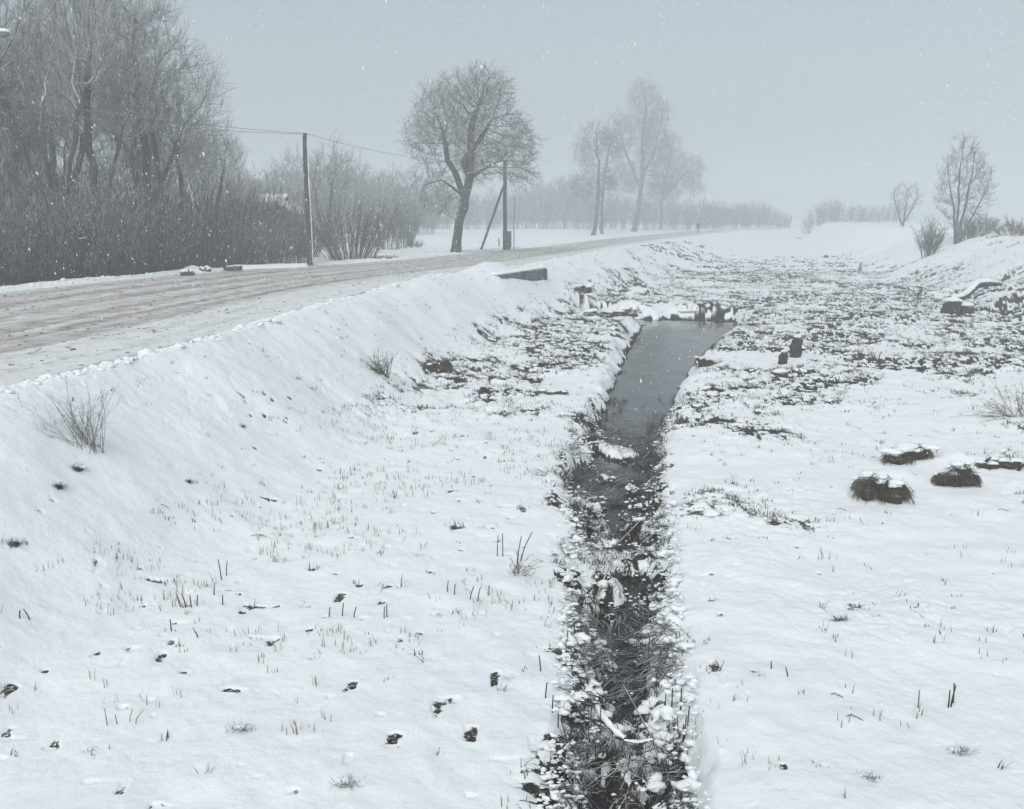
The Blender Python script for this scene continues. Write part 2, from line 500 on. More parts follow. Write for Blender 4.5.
zr = .01 + .05 * np.sin(np.clip(T, 0, 1) * math.pi) - .05 * np.clip(tr - .3, 0, .5) + (fbm(X * 1.5, Y * 1.5, 3) - .5) * .05 + (fbm(X * 5, Y * 5, 8) - .5) * .02
zr -= .13 * (ss(-T, -.005, .012) + ss(T, .993, 1.012))
n1, n2 = X.shape
ii = np.arange(n1 - 1)[:, None]; jj = np.arange(n2 - 1)[None]
q = np.stack([ii * n2 + jj, (ii + 1) * n2 + jj, (ii + 1) * n2 + jj + 1, ii * n2 + jj + 1], -1).reshape(-1, 4)
r_ = MB(); r_.add(np.stack([X, Y, zr], -1), q)
road = r_.build('road', M['road'], attrs={'track': tr})
uvl = road.data.uv_layers.new(name='UVMap')
UV = np.stack([np.repeat(along[:, None], n2, 1), T * wid[:, None]], -1).reshape(-1, 2)
li = np.zeros(len(road.data.loops), np.int32); road.data.loops.foreach_get('vertex_index', li)
uvl.data.foreach_set('uv', UV[li].astype(np.float32).ravel())
tag(road, 'slushy gravel road with brown wheel tracks curving away', 'road', kind='structure')

# slush clods and grit thrown about by wheels, and ploughed lumps along both verges
r = np.random.default_rng(17); n = 26000
yy = 9 + 70 * r.uniform(0, 1, n) ** 1.8; tt = r.uniform(.0, 1.0, n)
dens = .25 + .5 * fbm(yy * .5, tt * 9, 12) + .5 * np.exp(-((tt - .2) / .05) ** 2) + .9 * np.exp(-((tt - .012) / .012) ** 2) + .3 * (tt > .3)
k = r.uniform(0, 1, n) < dens * .32; yy, tt = yy[k], tt[k]; n = len(yy)
xr = np.interp(yy, _yy, _rn); xf_ = np.interp(yy, _yy, _rf); xx = xr + (xf_ - xr) * tt
sz = np.clip(.013 * np.exp(r.normal(0, .5, n)), .005, .034)
m_ = MB(); blobs(m_, np.c_[xx, yy, .045 * np.sin(tt * math.pi) + .008 + sz * .2], np.c_[sz * 1.4, sz * 1.2, sz * .6], 5, .7)
mc, nt, b = new_mat('dirty_slush_clods'); o = coords(nt)
nt.links.new(ramp(nt, noise(nt, 2.5, 4, o), [(.33, (.12, .10, .085)), (.5, (.30, .275, .25)), (.62, (.60, .59, .58))]), b.inputs['Base Color']); b.inputs['Roughness'].default_value = .8
tag(m_.build('slush_clods', mc), 'dirty slush clods and grit scattered over the road', 'slush', kind='stuff')
n = 2600; yy = 9 + 75 * r.uniform(0, 1, n) ** 1.6; side = r.uniform(0, 1, n) < .55
xx = np.where(side, np.interp(yy, _yy, _rn) + r.normal(.10, .16, n), np.interp(yy, _yy, _rf) + r.normal(-.35, .22, n))
k = fbm(yy * .35, side * 9.0, 13) > .42; xx, yy = xx[k], yy[k]; n = len(xx); sz = np.clip(.03 * np.exp(r.normal(0, .5, n)), .012, .11)
m_ = MB(); blobs(m_, np.c_[xx, yy, terrain(xx, yy) + sz * .1], np.c_[sz * 1.3, sz * 1.3, sz * .7], 6, .6)
tag(m_.build('ploughed_snow', M['snow']), 'small ploughed lumps of snow along the road verges', 'snow', kind='stuff')

# ------------------------------------------------------------------ water
w_ = MB()


def strip(poly, extra, z, n=10):
    P = np.array(poly); pts = []
    for i in range(len(P) - 1):
        for k in range(n): pts.append(P[i] + (P[i + 1] - P[i]) * k / n)
    pts.append(P[-1]); P = np.array(pts)
    t = np.gradient(P[:, :2], axis=0); t /= np.linalg.norm(t, axis=1, keepdims=True); nrm = np.stack([t[:, 1], -t[:, 0]], 1)
    L = P[:, :2] - nrm * (P[:, 2:] + extra); Rr = P[:, :2] + nrm * (P[:, 2:] + extra)
    V = np.concatenate([np.c_[L, np.full(len(L), z)], np.c_[Rr, np.full(len(L), z)]]); k = len(L)
    w_.add(V, [[i, i + k, i + k + 1, i + 1] for i in range(k - 1)])


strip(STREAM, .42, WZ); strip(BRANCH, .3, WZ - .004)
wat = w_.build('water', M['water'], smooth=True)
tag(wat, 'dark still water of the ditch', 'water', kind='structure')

# ------------------------------------------------------------------ grass, reeds and other ground cover (nobody could count it)


def blades(mb, P, n, h, spread, width, lean=.5, seed=0, zoff=-.01):
    r = np.random.default_rng(seed); P = np.repeat(P, n, 0); m = len(P)
    h = np.repeat(np.broadcast_to(h, (m // n,)), n) * r.uniform(.5, 1.2, m)
    a = r.uniform(0, 2 * math.pi, m); ln = r.uniform(0, lean, m) * h
    b0 = P + np.c_[r.normal(0, spread, (m, 2)), np.full(m, zoff)]
    d = np.c_[np.cos(a) * ln, np.sin(a) * ln, h * .95]
    s = np.c_[-np.sin(a), np.cos(a), np.zeros(m)] * (width * r.uniform(.6, 1.3, m))[:, None] / 2
    mid = b0 + d * np.array([.4, .4, .62]); tip = b0 + d
    V = np.stack([b0 - s, b0 + s, mid + s * .7, mid - s * .7, tip], 1)
    k = (np.arange(m) * 5)[:, None]
    n0 = mb.n; mb.add(V, k + np.array([[0, 1, 2, 3]])); mb.f.append(n0 + k + np.array([[3, 2, 4]]))


def scatter(n, x0, x1, y0, y1, seed):
    r = np.random.default_rng(seed); x = r.uniform(x0, x1, n); y = r.uniform(y0, y1, n)
    k = (np.abs(x) < y * .58 + 2); x, y = x[k], y[k]
    z, bare, W, dw, off = terrain(x, y, full=True)
    return x, y, z, bare, W, dw, off, r


tg = MB()
x, y, z, bare, W, dw, off, r = scatter(330000, -30, 40, 4.5, 75, 3)
k = (bare > .35) & (dw > .0) & off & (z < 1.0) & (r.uniform(0, 1, len(x)) < .55)
k2 = (r.uniform(0, 1, len(x)) < .012 * (z < -.05) + .028 * (y > 14) * (z < .9) * ss(fbm(x * .5, y * .4, 63), .42, .6) + .13 * ss(W, .1, .8)) & (dw > .05) & off & ~k
blades(tg, np.c_[x, y, z][k2], 5, r.uniform(.03, .10, k2.sum()), .03, .011, 1.2, 14)
blades(tg, np.c_[x, y, z][k], 7, r.uniform(.04, .13, k.sum()), .05, .012, 1.3, 4)
print('tufts', k.sum())
gr = tg.build('grass_tufts', M['grass'], smooth=False)
tag(gr, 'dark dead grass poking out of the thin snow', 'grass', kind='stuff')

tb = MB()
x, y, z, bare, W, dw, off, r = scatter(60000, -14, 14, 4.5, 34, 9)
pm = fbm(x * .5, y * .8, 303)
sd_ = np.where(x < np.interp(y, [p[1] for p in STREAM], [p[0] for p in STREAM]), 1.0, .22 + .6 * np.exp(-((x - 3.3) / 1.2) ** 2 - ((y - 12.3) / 1.3) ** 2))
k = (dw > .25) & off & (z < -1.1) & (r.uniform(0, 1, len(x)) < .42 * sd_ * ss(pm, .56, .70))
blades(tb, np.c_[x, y, z][k], 3, r.uniform(.05, .14, k.sum()), .035, .009, .5, 5)
stub = tb.build('stubble', M['tan'], smooth=False)
tag(stub, 'pale stubble of cut dry stems in the snow', 'stubble', kind='stuff')

# dead reeds and snow lumps choking the near part of the ditch
sx = np.interp
SY = np.array([p[1] for p in STREAM]); SXc = np.array([p[0] for p in STREAM]); SW = np.array([p[2] for p in STREAM])
r = np.random.default_rng(77)


def in_ditch(n, y0, y1, spread, r):
    y = r.uniform(y0, y1, n) ** 1.0; c = np.interp(y, SY, SXc); w = np.interp(y, SY, SW)
    u = r.uniform(-1, 1, n); x = c + u * (w + spread); return x, y, u, w


rd = MB()
x, y, u, w = in_ditch(9000, 5, 22.5, .30, r)                   # lying, snow-dusted stems
keep = r.uniform(0, 1, len(x)) < np.clip(.34 + .9 * np.abs(u) ** 2, 0, 1) * ss(fbm(x * 1.2, y * 1.0, 44), .32, .6) * (1 - .8 * ss(y, 18, 22.5)) * np.where((y < 6.9) & (np.abs(u) < .6), .35, 1)
x, y = x[keep], y[keep]; n = len(x)
z = np.maximum(terrain(x, y), WZ) + r.uniform(.005, .10, n)
a = (fbm(x * .9, y * .9, 48) - .5) * 9 + r.normal(0, .38, n); L = r.uniform(.08, .42, n)
d = np.c_[np.cos(a) * L, np.sin(a) * L, r.normal(.05, .12, n) * L]
P0 = np.c_[x, y, z] - d * .5
P = np.stack([P0, P0 + d * .5 + r.normal(0, .16, (n, 3)) * L[:, None] + np.c_[np.zeros((n, 2)), L * .12], P0 + d], 1)
rd.tubes(P, np.stack([np.full(n, .004), np.full(n, .0035), np.full(n, .0015)], 1) * r.uniform(.7, 1.5, (n, 1)), 3)
x, y, u, w = in_ditch(12000, 5, 24, .34, r)                   # standing stems along the edges
keep = ((np.abs(u) > .4) | (terrain(x, y) > WZ)) & (r.uniform(0, 1, len(x)) < .42 * ss(fbm(x * 1.4, y * 1.2, 46), .4, .6) * (1 - .5 * ss(y, 14, 24)))
x, y = x[keep], y[keep]
blades(rd, np.c_[x, y, np.maximum(terrain(x, y), WZ)], 4, r.uniform(.04, .19, len(x)), .035, .008, 1.3, 6)
reed = rd.build('dead_reeds', M['reed'], smooth=False)
tag(reed, 'tangle of dead reeds and stems choking the ditch', 'reeds', kind='stuff')

sc_ = MB()
x, y, u, w = in_ditch(6500, 5, 22, .42, r)
zt = terrain(x, y)
cl = fbm(x * 1.7, y * 1.3, 6)
keep = (r.uniform(0, 1, len(x)) < ss(cl, .50, .60) * np.clip(.18 + np.abs(u) ** 1.5, 0, .8) * .5 * (1 - .7 * ss(y, 14, 21))) & (zt > WZ - .01)
x, y, zt = x[keep], y[keep], zt[keep]; n = len(x); s = np.minimum(.016 * np.exp(r.normal(0, .65, n)) + .008, .058)
blobs(sc_, np.c_[x, y, np.maximum(zt, WZ) + r.uniform(.02, .10, n)], np.c_[s * r.uniform(.8, 2.0, n), s * r.uniform(.7, 1.4, n), s * r.uniform(.7, 1.1, n)], 3, .7)
x, y, u, w = in_ditch(15000, 5, 22, .45, r)
zt = terrain(x, y); cl = fbm(x * 2.6, y * 2.0, 16)
keep = (r.uniform(0, 1, len(x)) < (.10 + .9 * ss(cl, .45, .6)) * np.clip(.12 + np.abs(u) ** 1.3, 0, .9) * .8) & (zt > WZ - .05)
x, y, zt = x[keep], y[keep], zt[keep]; n = len(x); s = .0075 * np.exp(r.normal(0, .45, n)) + .003
blobs(sc_, np.c_[x, y, np.maximum(zt, WZ) + r.uniform(.01, .13, n)], np.c_[s * r.uniform(.8, 2.4, n), s * r.uniform(.8, 1.6, n), s * r.uniform(.7, 1.1, n)], 8, .7)
sl = sc_.build('snow_clumps', M['snow'])
tag(sl, 'small pillows of snow resting on the ditch reeds', 'snow', kind='stuff')

# ------------------------------------------------------------------ trees


def colonize(seeds, att, step, di, dk, iters, bias, jit=.15, seed=0):
    """grow branch nodes from the seed polylines towards the crown's attraction points"""
    r = np.random.default_rng(seed)
    pos = []; par = []
    for poly in seeds:
        poly = np.array(poly, float); kk = max(4, int(np.linalg.norm(poly[-1] - poly[0]) / .7)); poly, _q = resample(poly, np.ones(len(poly)), kk)
        poly[1:] += np.cumsum(r.normal(0, .045, (kk - 1, 3)), 0) * np.array([1, 1, .3]) + r.normal(0, .05, (kk - 1, 3)); L = np.linalg.norm(np.diff(poly, axis=0), axis=1)
        first = True
        for i in range(len(poly) - 1):
            m = max(1, int(round(L[i] / step)))
            for k in range(m + (1 if i == len(poly) - 2 else 0)):
                pos.append(poly[i] + (poly[i + 1] - poly[i]) * k / m); par.append(-1 if first else len(pos) - 2); first = False
    pos = [np.array(p) for p in pos]; att = att.copy(); bias = np.array(bias, float)
    A = np.array(pos)
    D = np.linalg.norm(att[:, None] - A[None], axis=2); near = D.argmin(1); dist = D.min(1)
    for it in range(iters):
        act = dist < di
        if not act.any(): break
        ids = near[act]; d = att[act] - A[ids]; d /= np.linalg.norm(d, axis=1, keepdims=True) + 1e-9
        u, inv = np.unique(ids, return_inverse=True)
        s = np.zeros((len(u), 3)); np.add.at(s, inv, d)
        s /= np.linalg.norm(s, axis=1, keepdims=True) + 1e-9
        s += bias + r.normal(0, jit, s.shape); s /= np.linalg.norm(s, axis=1, keepdims=True)
        new = A[u] + s * step; n0 = len(A)
        dd = np.linalg.norm(new - A[[0]], axis=1)
        A = np.vstack([A, new]); par.extend(u.tolist())
        D = np.linalg.norm(att[:, None] - new[None], axis=2); m = D.min(1); am = D.argmin(1)
        k = m < dist; near = np.where(k, am + n0, near); dist = np.minimum(dist, m)
        keep = dist > dk; att = att[keep]; near = near[keep]; dist = dist[keep]
        if len(att) == 0 or len(A) > 9000: break
    return A, np.array(par)


def paths_radii(A, par, tip, base):
    n = len(A); leaf = np.zeros(n); kids = [[] for _ in range(n)]
    for i in range(n):
        if par[i] >= 0: kids[par[i]].append(i)
    for i in range(n - 1, -1, -1):
        if not kids[i]: leaf[i] += 1
        if par[i] >= 0: leaf[par[i]] += leaf[i]
    e = math.log(max(base / tip, 1.5)) / math.log(max(leaf.max(), 3))
    rad = tip * leaf ** e
    out = []
    for i in range(n):
        root = par[i] < 0
        ks = sorted(kids[i], key=lambda k: -leaf[k])
        starts = ks[1:] if not root else []
        if root: starts = [None] + ks[1:]
        for s in starts:
            path = [i]; c = (ks[0] if ks else None) if s is None else s
            while c is not None:
                path.append(c); kk = kids[c]; c = max(kk, key=lambda k: leaf[k]) if kk else None
            if len(path) > 1: out.append((path, s is None))
    return rad, out, leaf, kids


def resample(P, R, k):
    L = np.concatenate([[0], np.cumsum(np.linalg.norm(np.diff(P, axis=0), axis=1))]); t = np.linspace(0, L[-1], k)
    return np.stack([np.interp(t, L, P[:, j]) for j in range(3)], 1), np.interp(t, L, R)


def unit(v):
    return v / (np.linalg.norm(v, axis=-1, keepdims=True) + 1e-9)


def add_twigs(mb, P, D, L, n, rad, up, droop, fwd, spread, sub, seed, sides=3):
    r = np.random.default_rng(seed)
    P = np.repeat(P, n, 0); D = np.repeat(D, n, 0); m = len(P)
    d = unit(D * fwd + r.normal(0, spread, (m, 3)) + np.array([0, 0, up])); l = L * r.uniform(.45, 1.2, m)
    b = unit(r.normal(0, 1, (m, 3))) * .16
    dr = np.array([0, 0, -droop])
    pts = [P, P + (d + b) * (l * .35)[:, None], P + d * (l * .7)[:, None] + dr * (l * .25)[:, None], P + (d - b) * l[:, None] + dr * (l * .8)[:, None]]
    PP = np.stack(pts, 1)
    mb.tubes(PP, np.broadcast_to(np.array([1, .8, .6, .3]) * rad, (m, 4)) * r.uniform(.8, 1.3, (m, 1)), sides)
    if sub:
        Q = []; DD = []
        for _ in range(sub):
            t = r.uniform(.2, .9, m); i = np.minimum((t * 3).astype(int), 2); f = (t * 3 - i)[:, None]
            a = np.arange(m); Q.append(PP[a, i] * (1 - f) + PP[a, i + 1] * f); DD.append(PP[a, i + 1] - PP[a, i])
        Q = np.concatenate(Q); DD = unit(np.concatenate(DD)); k = len(Q)
        d2 = unit(DD * .9 + r.normal(0, .5, (k, 3)) + np.array([0, 0, up * .7])); l2 = L * .45 * r.uniform(.4, 1.2, k)
        PP2 = np.stack([Q, Q + d2 * (l2 * .55)[:, None], Q + d2 * l2[:, None] + dr * (l2 * .5)[:, None]], 1)
        mb.tubes(PP2, np.broadcast_to(np.array([.75, .6, .3]) * rad, (k, 3)) * r.uniform(.8, 1.3, (k, 1)), sides)


def env_points(n, lobes, rng_):
    """points in a union of ellipsoids (cx, cy, cz, rx, ry, rz)"""
    vol = np.array([l[3] * l[4] * l[5] for l in lobes]); c = rng_.multinomial(n, vol / vol.sum()); out = []
    for l, k in zip(lobes, c):
        v = unit(rng_.normal(0, 1, (k, 3))) * rng_.uniform(0, 1, (k, 1)) ** (1 / 2.6); out.append(np.array(l[:3]) + v * np.array(l[3:]))
    return np.concatenate(out)


def make_tree(name, label, cat, seeds, lobes, natt, step, base_r, tip_r, twig, loc, group=None, bias=(0, 0, .12), seed=1, mat_t='twig', di=2.5, dk=.55, rz=0.0):
    r = np.random.default_rng(seed)
    A, par = colonize(seeds, env_points(natt, lobes, r), step, di, dk, 130, bias, seed=seed)
    rad, paths, leaf, kids = paths_radii(A, par, tip_r, base_r)
    root = thing(name, label, cat, loc, rz, group)
    tk = MB(); cr = MB(); groups = {}
    for path, main in paths:
        P = A[path]; R = rad[path].copy()
        if not main: R[0] = min(R[0], R[1] * 1.15)
        if main:
            R = R * (np.interp(P[:, 2], [P[0, 2], P[0, 2] + .4, P[0, 2] + 1.4], [1.55, 1.18, 1.0]) if P[0, 2] < .3 else 1.0)
            cut = max(3, int((R > base_r * .42).sum())); cut = min(cut, len(path))
            tk.tubes(P[None, :cut], R[None, :cut], 10)
            if cut < len(path): P, R = P[cut - 1:], R[cut - 1:]
            else: continue
        big = R.max() > .03; k = max(3, min(len(P), 40)); k = 3 if len(P) <= 3 else (6 if len(P) <= 8 else 14)
        q, rr_ = resample(P, R, k); groups.setdefault((k, 6 if big else 4), []).append((q, rr_))
    for (k, sd), lst in groups.items():
        cr.tubes(np.array([a for a, _ in lst]), np.array([b_ for _, b_ in lst]), sd)
    thin = np.where((rad < twig.get('below', tip_r * 4)) & (par >= 0))[0]
    D = unit(A[thin] - A[par[thin]])
    add_twigs(cr, A[thin], D, twig['L'], twig['n'], twig['r'], twig.get('up', .3), twig.get('droop', .1), twig.get('fwd', .9), twig.get('spread', .45), twig.get('sub', 3), seed)
    a = tk.build('trunk', M['bark'], root); b_ = cr.build('crown', M[mat_t], root)
    reg(root, a, b_)
    print(name, len(A), 'nodes', sum(len(f) for f in cr.f), 'quads')
    return root


def at_px(px, py):
    x, y = hit(px, py); return x, y, gz(x, y) - .03


# the big roadside lime
x, y, z = at_px(456, 253)
mp = depth_px(x, y, z)
U = lambda px, py: ((px - 456) * mp, 0, (253 - py) * mp)
lime = make_tree('lime_tree', 'big round-headed bare tree with drooping lower twigs, standing nearest to the road', 'tree',
          [[U(456, 254), U(458, 238), U(461, 218), U(466, 196), U(470, 170), U(471, 145), U(474, 120), U(480, 98)],
           [U(466, 198), (.35, .3, U(462, 178)[2]), (-.5, .5, U(448, 155)[2]), (-.7, .6, U(446, 128)[2])],
           [U(467, 190), (.9, -.4, U(478, 176)[2]), (2.2, -.6, U(497, 164)[2])],
           [U(469, 172), (.5, -.5, U(476, 158)[2]), (1.6, -.7, U(486, 140)[2]), (2.5, -.6, U(498, 118)[2])],
           [U(465, 195), (-.2, -.6, U(452, 184)[2]), (-1.1, -1.0, U(440, 178)[2]), (-1.9, -.9, U(428, 182)[2])]],
          [(U(452, 0)[0], .3, U(0, 112)[2], 2.7, 2.6, 2.6), (U(484, 0)[0], -.4, U(0, 98)[2], 2.3, 2.4, 2.2), (U(514, 0)[0], 0, U(0, 145)[2], 1.9, 2.2, 2.5), (U(425, 0)[0], 0, U(0, 135)[2], 1.6, 2.0, 1.7), (U(432, 0)[0], .2, U(0, 180)[2], 1.7, 1.8, 1.3), (U(447, 0)[0], 0, U(0, 203)[2], 1.9, 1.6, 1.0), (U(480, 0)[0], .3, U(0, 150)[2], 2.0, 2.6, 2.2), (U(526, 0)[0], 0, U(0, 172)[2], 1.1, 1.4, .9)],
          3600, .26, .31, .009, dict(n=3, L=.85, r=.0085, up=.18, droop=.12, sub=3, below=.03), (x, y, z), seed=4, bias=(0, 0, .10), dk=.38, di=1.9)

lime.scale = (.94, .94, .94)
# three limes down the road and the slim one at their front
limes = [(593, 235.5, 125, [(-0, .50, 1.0), ], 'slim leaning bare tree, leftmost of the roadside trees fading into snowfall', 21),
         (634, 231.5, 84, [], 'tallest of the bare roadside trees fading into snowfall, its trunk leaning right', 22),
         (661, 229.5, 134, [], 'broad bare tree right of the tallest in the faded roadside group', 23),
         (602, 233.5, 128, [], 'thin straight bare tree just behind the slim leaning one by the road', 24)]
for (bx, by, ty, _, lab, sd) in limes:
    x, y, z = at_px(bx, by); mp = depth_px(x, y, z); H = (by - ty) * mp
    V_ = lambda px, py: ((px - bx) * mp, 0, (by - py) * mp)
    Lp = lambda px, py, rx, rz_: (*V_(px, py), rx * mp, rx * mp * .9, rz_ * mp)
    if sd == 21: seeds = [[V_(593, 236), V_(596, 215), V_(598, 190), V_(596, 160), V_(594, 140)]]; lobes = [Lp(588, 152, 12, 24), Lp(583, 186, 13, 12), Lp(597, 140, 10, 14), Lp(600, 178, 12, 14)]; br = .25; na = 420
    elif sd == 22: seeds = [[V_(634, 232), V_(638, 212), V_(641, 185), V_(640, 155), V_(643, 115)], [V_(640, 190), V_(628, 165), V_(620, 145)], [V_(640, 180), V_(652, 155), V_(658, 130)]]; lobes = [Lp(640, 102, 16, 16), Lp(648, 132, 17, 14), Lp(634, 128, 12, 14), Lp(655, 118, 13, 16), Lp(618, 140, 14, 26), Lp(652, 155, 18, 24), Lp(628, 178, 18, 16), Lp(660, 185, 14, 14)]; br = .42; na = 800
    elif sd == 23: seeds = [[V_(661, 230), V_(661, 205), V_(665, 180), V_(668, 160)], [V_(662, 200), V_(676, 182), V_(688, 170)]]; lobes = [Lp(683, 172, 18, 17), Lp(664, 192, 16, 12), Lp(668, 150, 12, 14), Lp(692, 188, 10, 8)]; br = .32; na = 560
    else: seeds = [[V_(602, 234), V_(601, 205), V_(603, 175), V_(607, 145)]]; lobes = [Lp(608, 150, 11, 20), Lp(602, 185, 11, 12)]; br = .22; na = 320
    make_tree('roadside_tree', lab, 'tree', seeds, lobes, na * 3, .50, br, .015, dict(n=5, L=1.6, r=.018, up=.15, droop=.25, sub=3, below=.06), (x, y, z), 'roadside trees fading into the snowfall', seed=sd, di=3.4, dk=.75)

# young tree on the right bank and its neighbours
x, y, z = at_px(957, 244); mp = depth_px(x, y, z); U = lambda px, py: ((px - 957) * mp, 0, (244 - py) * mp)
make_tree('young_tree', 'slender multi-stemmed bare tree on the right bank', 'tree',
          [[U(957, 245), U(956, 225), U(957, 190), U(958, 150)], [(.05, .1, 0), (.35, .2, 1.6), (.75, .3, 4.2), (1.0, .4, 6.6)], [(-.1, .1, 0), (-.3, -.2, 1.6), (-.8, -.3, 3.6), (-1.1, -.3, 5.4)], [(.1, -.1, .1), (.7, -.4, 1.8), (1.5, -.6, 4.0)]],
          [(*U(958, 185), 2.0, 1.8, 3.6), (*U(945, 200), 1.3, 1.3, 2.2), (*U(972, 195), 1.5, 1.4, 2.6)], 460, .24, .09, .009, dict(n=3, L=.75, r=.009, up=.55, droop=0, sub=3, below=.03), (x, y, z), seed=31, bias=(0, 0, .35), di=2.2, dk=.5)
x, y, z = at_px(903, 226)
make_tree('young_tree', 'small pale vase-shaped bare tree seen faintly behind the right bank', 'tree',
          [[(0, 0, 0), (0, 0, 1.5), (.2, 0, 4)], [(0, .1, 0), (-.9, .2, 2.2), (-1.4, .2, 3.8)], [(0, .1, .2), (1.0, .2, 2.2), (1.6, .2, 3.6)]],
          [(0, 0, 3.2, 2.1, 2, 1.9)], 200, .3, .10, .014, dict(n=2, L=.8, r=.013, up=.5, droop=0, sub=2, below=.05), (x, y, z), seed=32, bias=(0, 0, .35))


# shrubs: a fan of upright stems with fine twigs
def make_shrub(label, h, w, nst, loc, group, seed, mat='twig', r0=.022, lean=.55, tw=3, twl=.55, twr=.006, name='willow_shrub', rz=0.0):
    r = np.random.default_rng(seed); root = thing(name, label, 'shrub', loc, rz, group)
    a = r.uniform(0, 2 * math.pi, nst); q = r.uniform(0, 1, nst) ** .6; ln = q * lean
    hh = h * r.uniform(.55, 1.0, nst) * (1 - .30 * q ** 2); b0 = np.c_[np.cos(a) * q * w * .3, np.sin(a) * q * w * .3, np.zeros(nst) - .1]
    t = np.linspace(0, 1, 7)[None, :, None]; dirn = np.c_[np.cos(a), np.sin(a)][:, None, :]
    out = (ln * hh)[:, None, None] * (t ** 1.35) * dirn * (w / h / .9)
    wob = np.cumsum(r.normal(0, .03, (nst, 7, 2)), 1) * hh[:, None, None] * t
    P = np.concatenate([b0[:, None, :2] + out + wob, b0[:, None, 2:] + hh[:, None, None] * t], 2)
    st = MB(); st.tubes(P, (np.linspace(1, .28, 7)[None] * r0 * r.uniform(.6, 1.3, (nst, 1))), 4)
    tg_ = MB(); sel = P[:, 2:]; D = unit(P[:, 2:] - P[:, 1:-1])
    add_twigs(tg_, sel.reshape(-1, 3), D.reshape(-1, 3), twl, tw, twr, .45, 0, 1.0, .38, 2, seed + 1)
    o1 = st.build('stem_fan', M['twig'] if mat == 'rime' else (M['bark'] if mat == 'twig' else M[mat]), root); o2 = tg_.build('twig_spray', M[mat], root); reg(root, o1, o2)
    return root


def place(px, Y):
    X_ = (px - CX) / F * (Y * math.cos(PITCH) + 2.5 * math.sin(PITCH)); return X_, Y, gz(X_, Y) - .05


# left grove: tall trees standing in a willow thicket beyond the road
gt = 'tall bare trees of the grove left of the road'
protos = []
GRV = dict(n=3, L=.95, r=.0075, up=.6, droop=0, sub=3, below=.035, fwd=1.0, spread=.36)


def grove_tree(px, Y, top, sd, lab, lobes, seeds, natt=800):
    x, y, z = place(px, Y)
    return make_tree('grove_tree', lab, 'tree', seeds, lobes, int(natt * 2.3), .28, .16, .009, GRV, (x, y, z), gt, seed=sd, bias=(0, 0, .30), di=2.0, dk=.42, mat_t='rime')


pA = grove_tree(72, 39, 30, 41, 'forked grove tree leaning left, its trunk splitting low among the thicket',
                [(-2.2, 0, 9.3, 2.2, 2.0, 2.4), (-.6, .3, 8.4, 1.5, 1.5, 2.6), (.9, 0, 9.6, 1.5, 1.6, 2.6), (-3.0, 0, 6.6, 1.6, 1.4, 1.2)],
                [[(0, 0, -.3), (-.45, 0, 2.0), (-1.1, .1, 4.2), (-2.0, .1, 6.4), (-2.5, 0, 8.5)], [(0, .05, .6), (-.15, .2, 2.6), (.2, .2, 4.6), (.9, .2, 7.2)], [(-.5, 0, 2.2), (-.6, .2, 4.4), (-.5, .2, 7.0)]])
pB = grove_tree(105, 43, 8, 42, 'tallest broad-headed grove tree, dense brush of twigs at the top of the frame',
                [(0, 0, 10.4, 2.4, 2.3, 2.9), (-1.6, 0, 8.4, 1.6, 1.6, 2.2), (1.8, .2, 8.6, 1.8, 1.6, 2.6)],
                [[(0, 0, -.3), (0, 0, 2.4), (-.2, .1, 4.6), (-.3, .1, 8), (0, .1, 10)], [(0, 0, 2.6), (.6, .2, 4.6), (1.2, .2, 7)], [(-.1, 0, 2.0), (-.7, .2, 4.2), (-1.5, .2, 6.8)]], 950)
pC = grove_tree(150, 45, 0, 43, 'grove tree with a tall thin open top and a wide fan of twigs spreading right',
                [(.2, 0, 11.0, 1.9, 1.7, 2.6), (1.9, 0, 8.2, 1.8, 1.8, 2.2), (2.6, 0, 6.2, 1.4, 1.5, 1.6), (-.9, 0, 8.2, 1.6, 1.6, 2.2)],
                [[(0, 0, -.3), (.1, 0, 3), (.2, .1, 6), (.1, .1, 10), (.2, 0, 12)], [(.1, 0, 2.8), (.9, .2, 4.8), (1.8, .2, 7)], [(.6, 0, -.2), (.9, .1, 3), (.6, .1, 7), (1.0, 0, 9.5)]], 900)
for (src, px, Y, rz, sc, lab) in [(pB, 5, 40, 2.1, .80, 'grove tree at the left edge of the frame behind the forked leaning one'),
                                  (pA, 48, 46, 3.6, .90, 'grove tree with a rounded top between the left edge and the tallest one'),
                                  (pB, 182, 50, 4.0, .70, 'rounded grove tree low at the right side of the grove'),
                                  (pA, -25, 42, 1.0, .9, 'grove tree whose trunk is outside the frame, crown reaching in at left'),
                                  (pC, 28, 44, 5.2, .74, 'slim grove tree behind the fork of the leaning one'),
                                  (pC, -12, 48, 0.6, .80, 'dim grove tree standing behind the crown at the left frame edge'),
                                  (pB, 62, 51, 5.5, .96, 'round-headed grove tree filling the gap left of the tallest broad-headed one'),
                                  (pA, 140, 48, 5.0, .86, 'grove tree crossing behind the thin open topped one'),
                                  (pA, 205, 56, 3.0, .60, 'shortest grove tree at the right end of the grove beside the thicket')]:
    x, y, z = place(px, Y); dup(src, (x, y, z), rz, sc, lab)

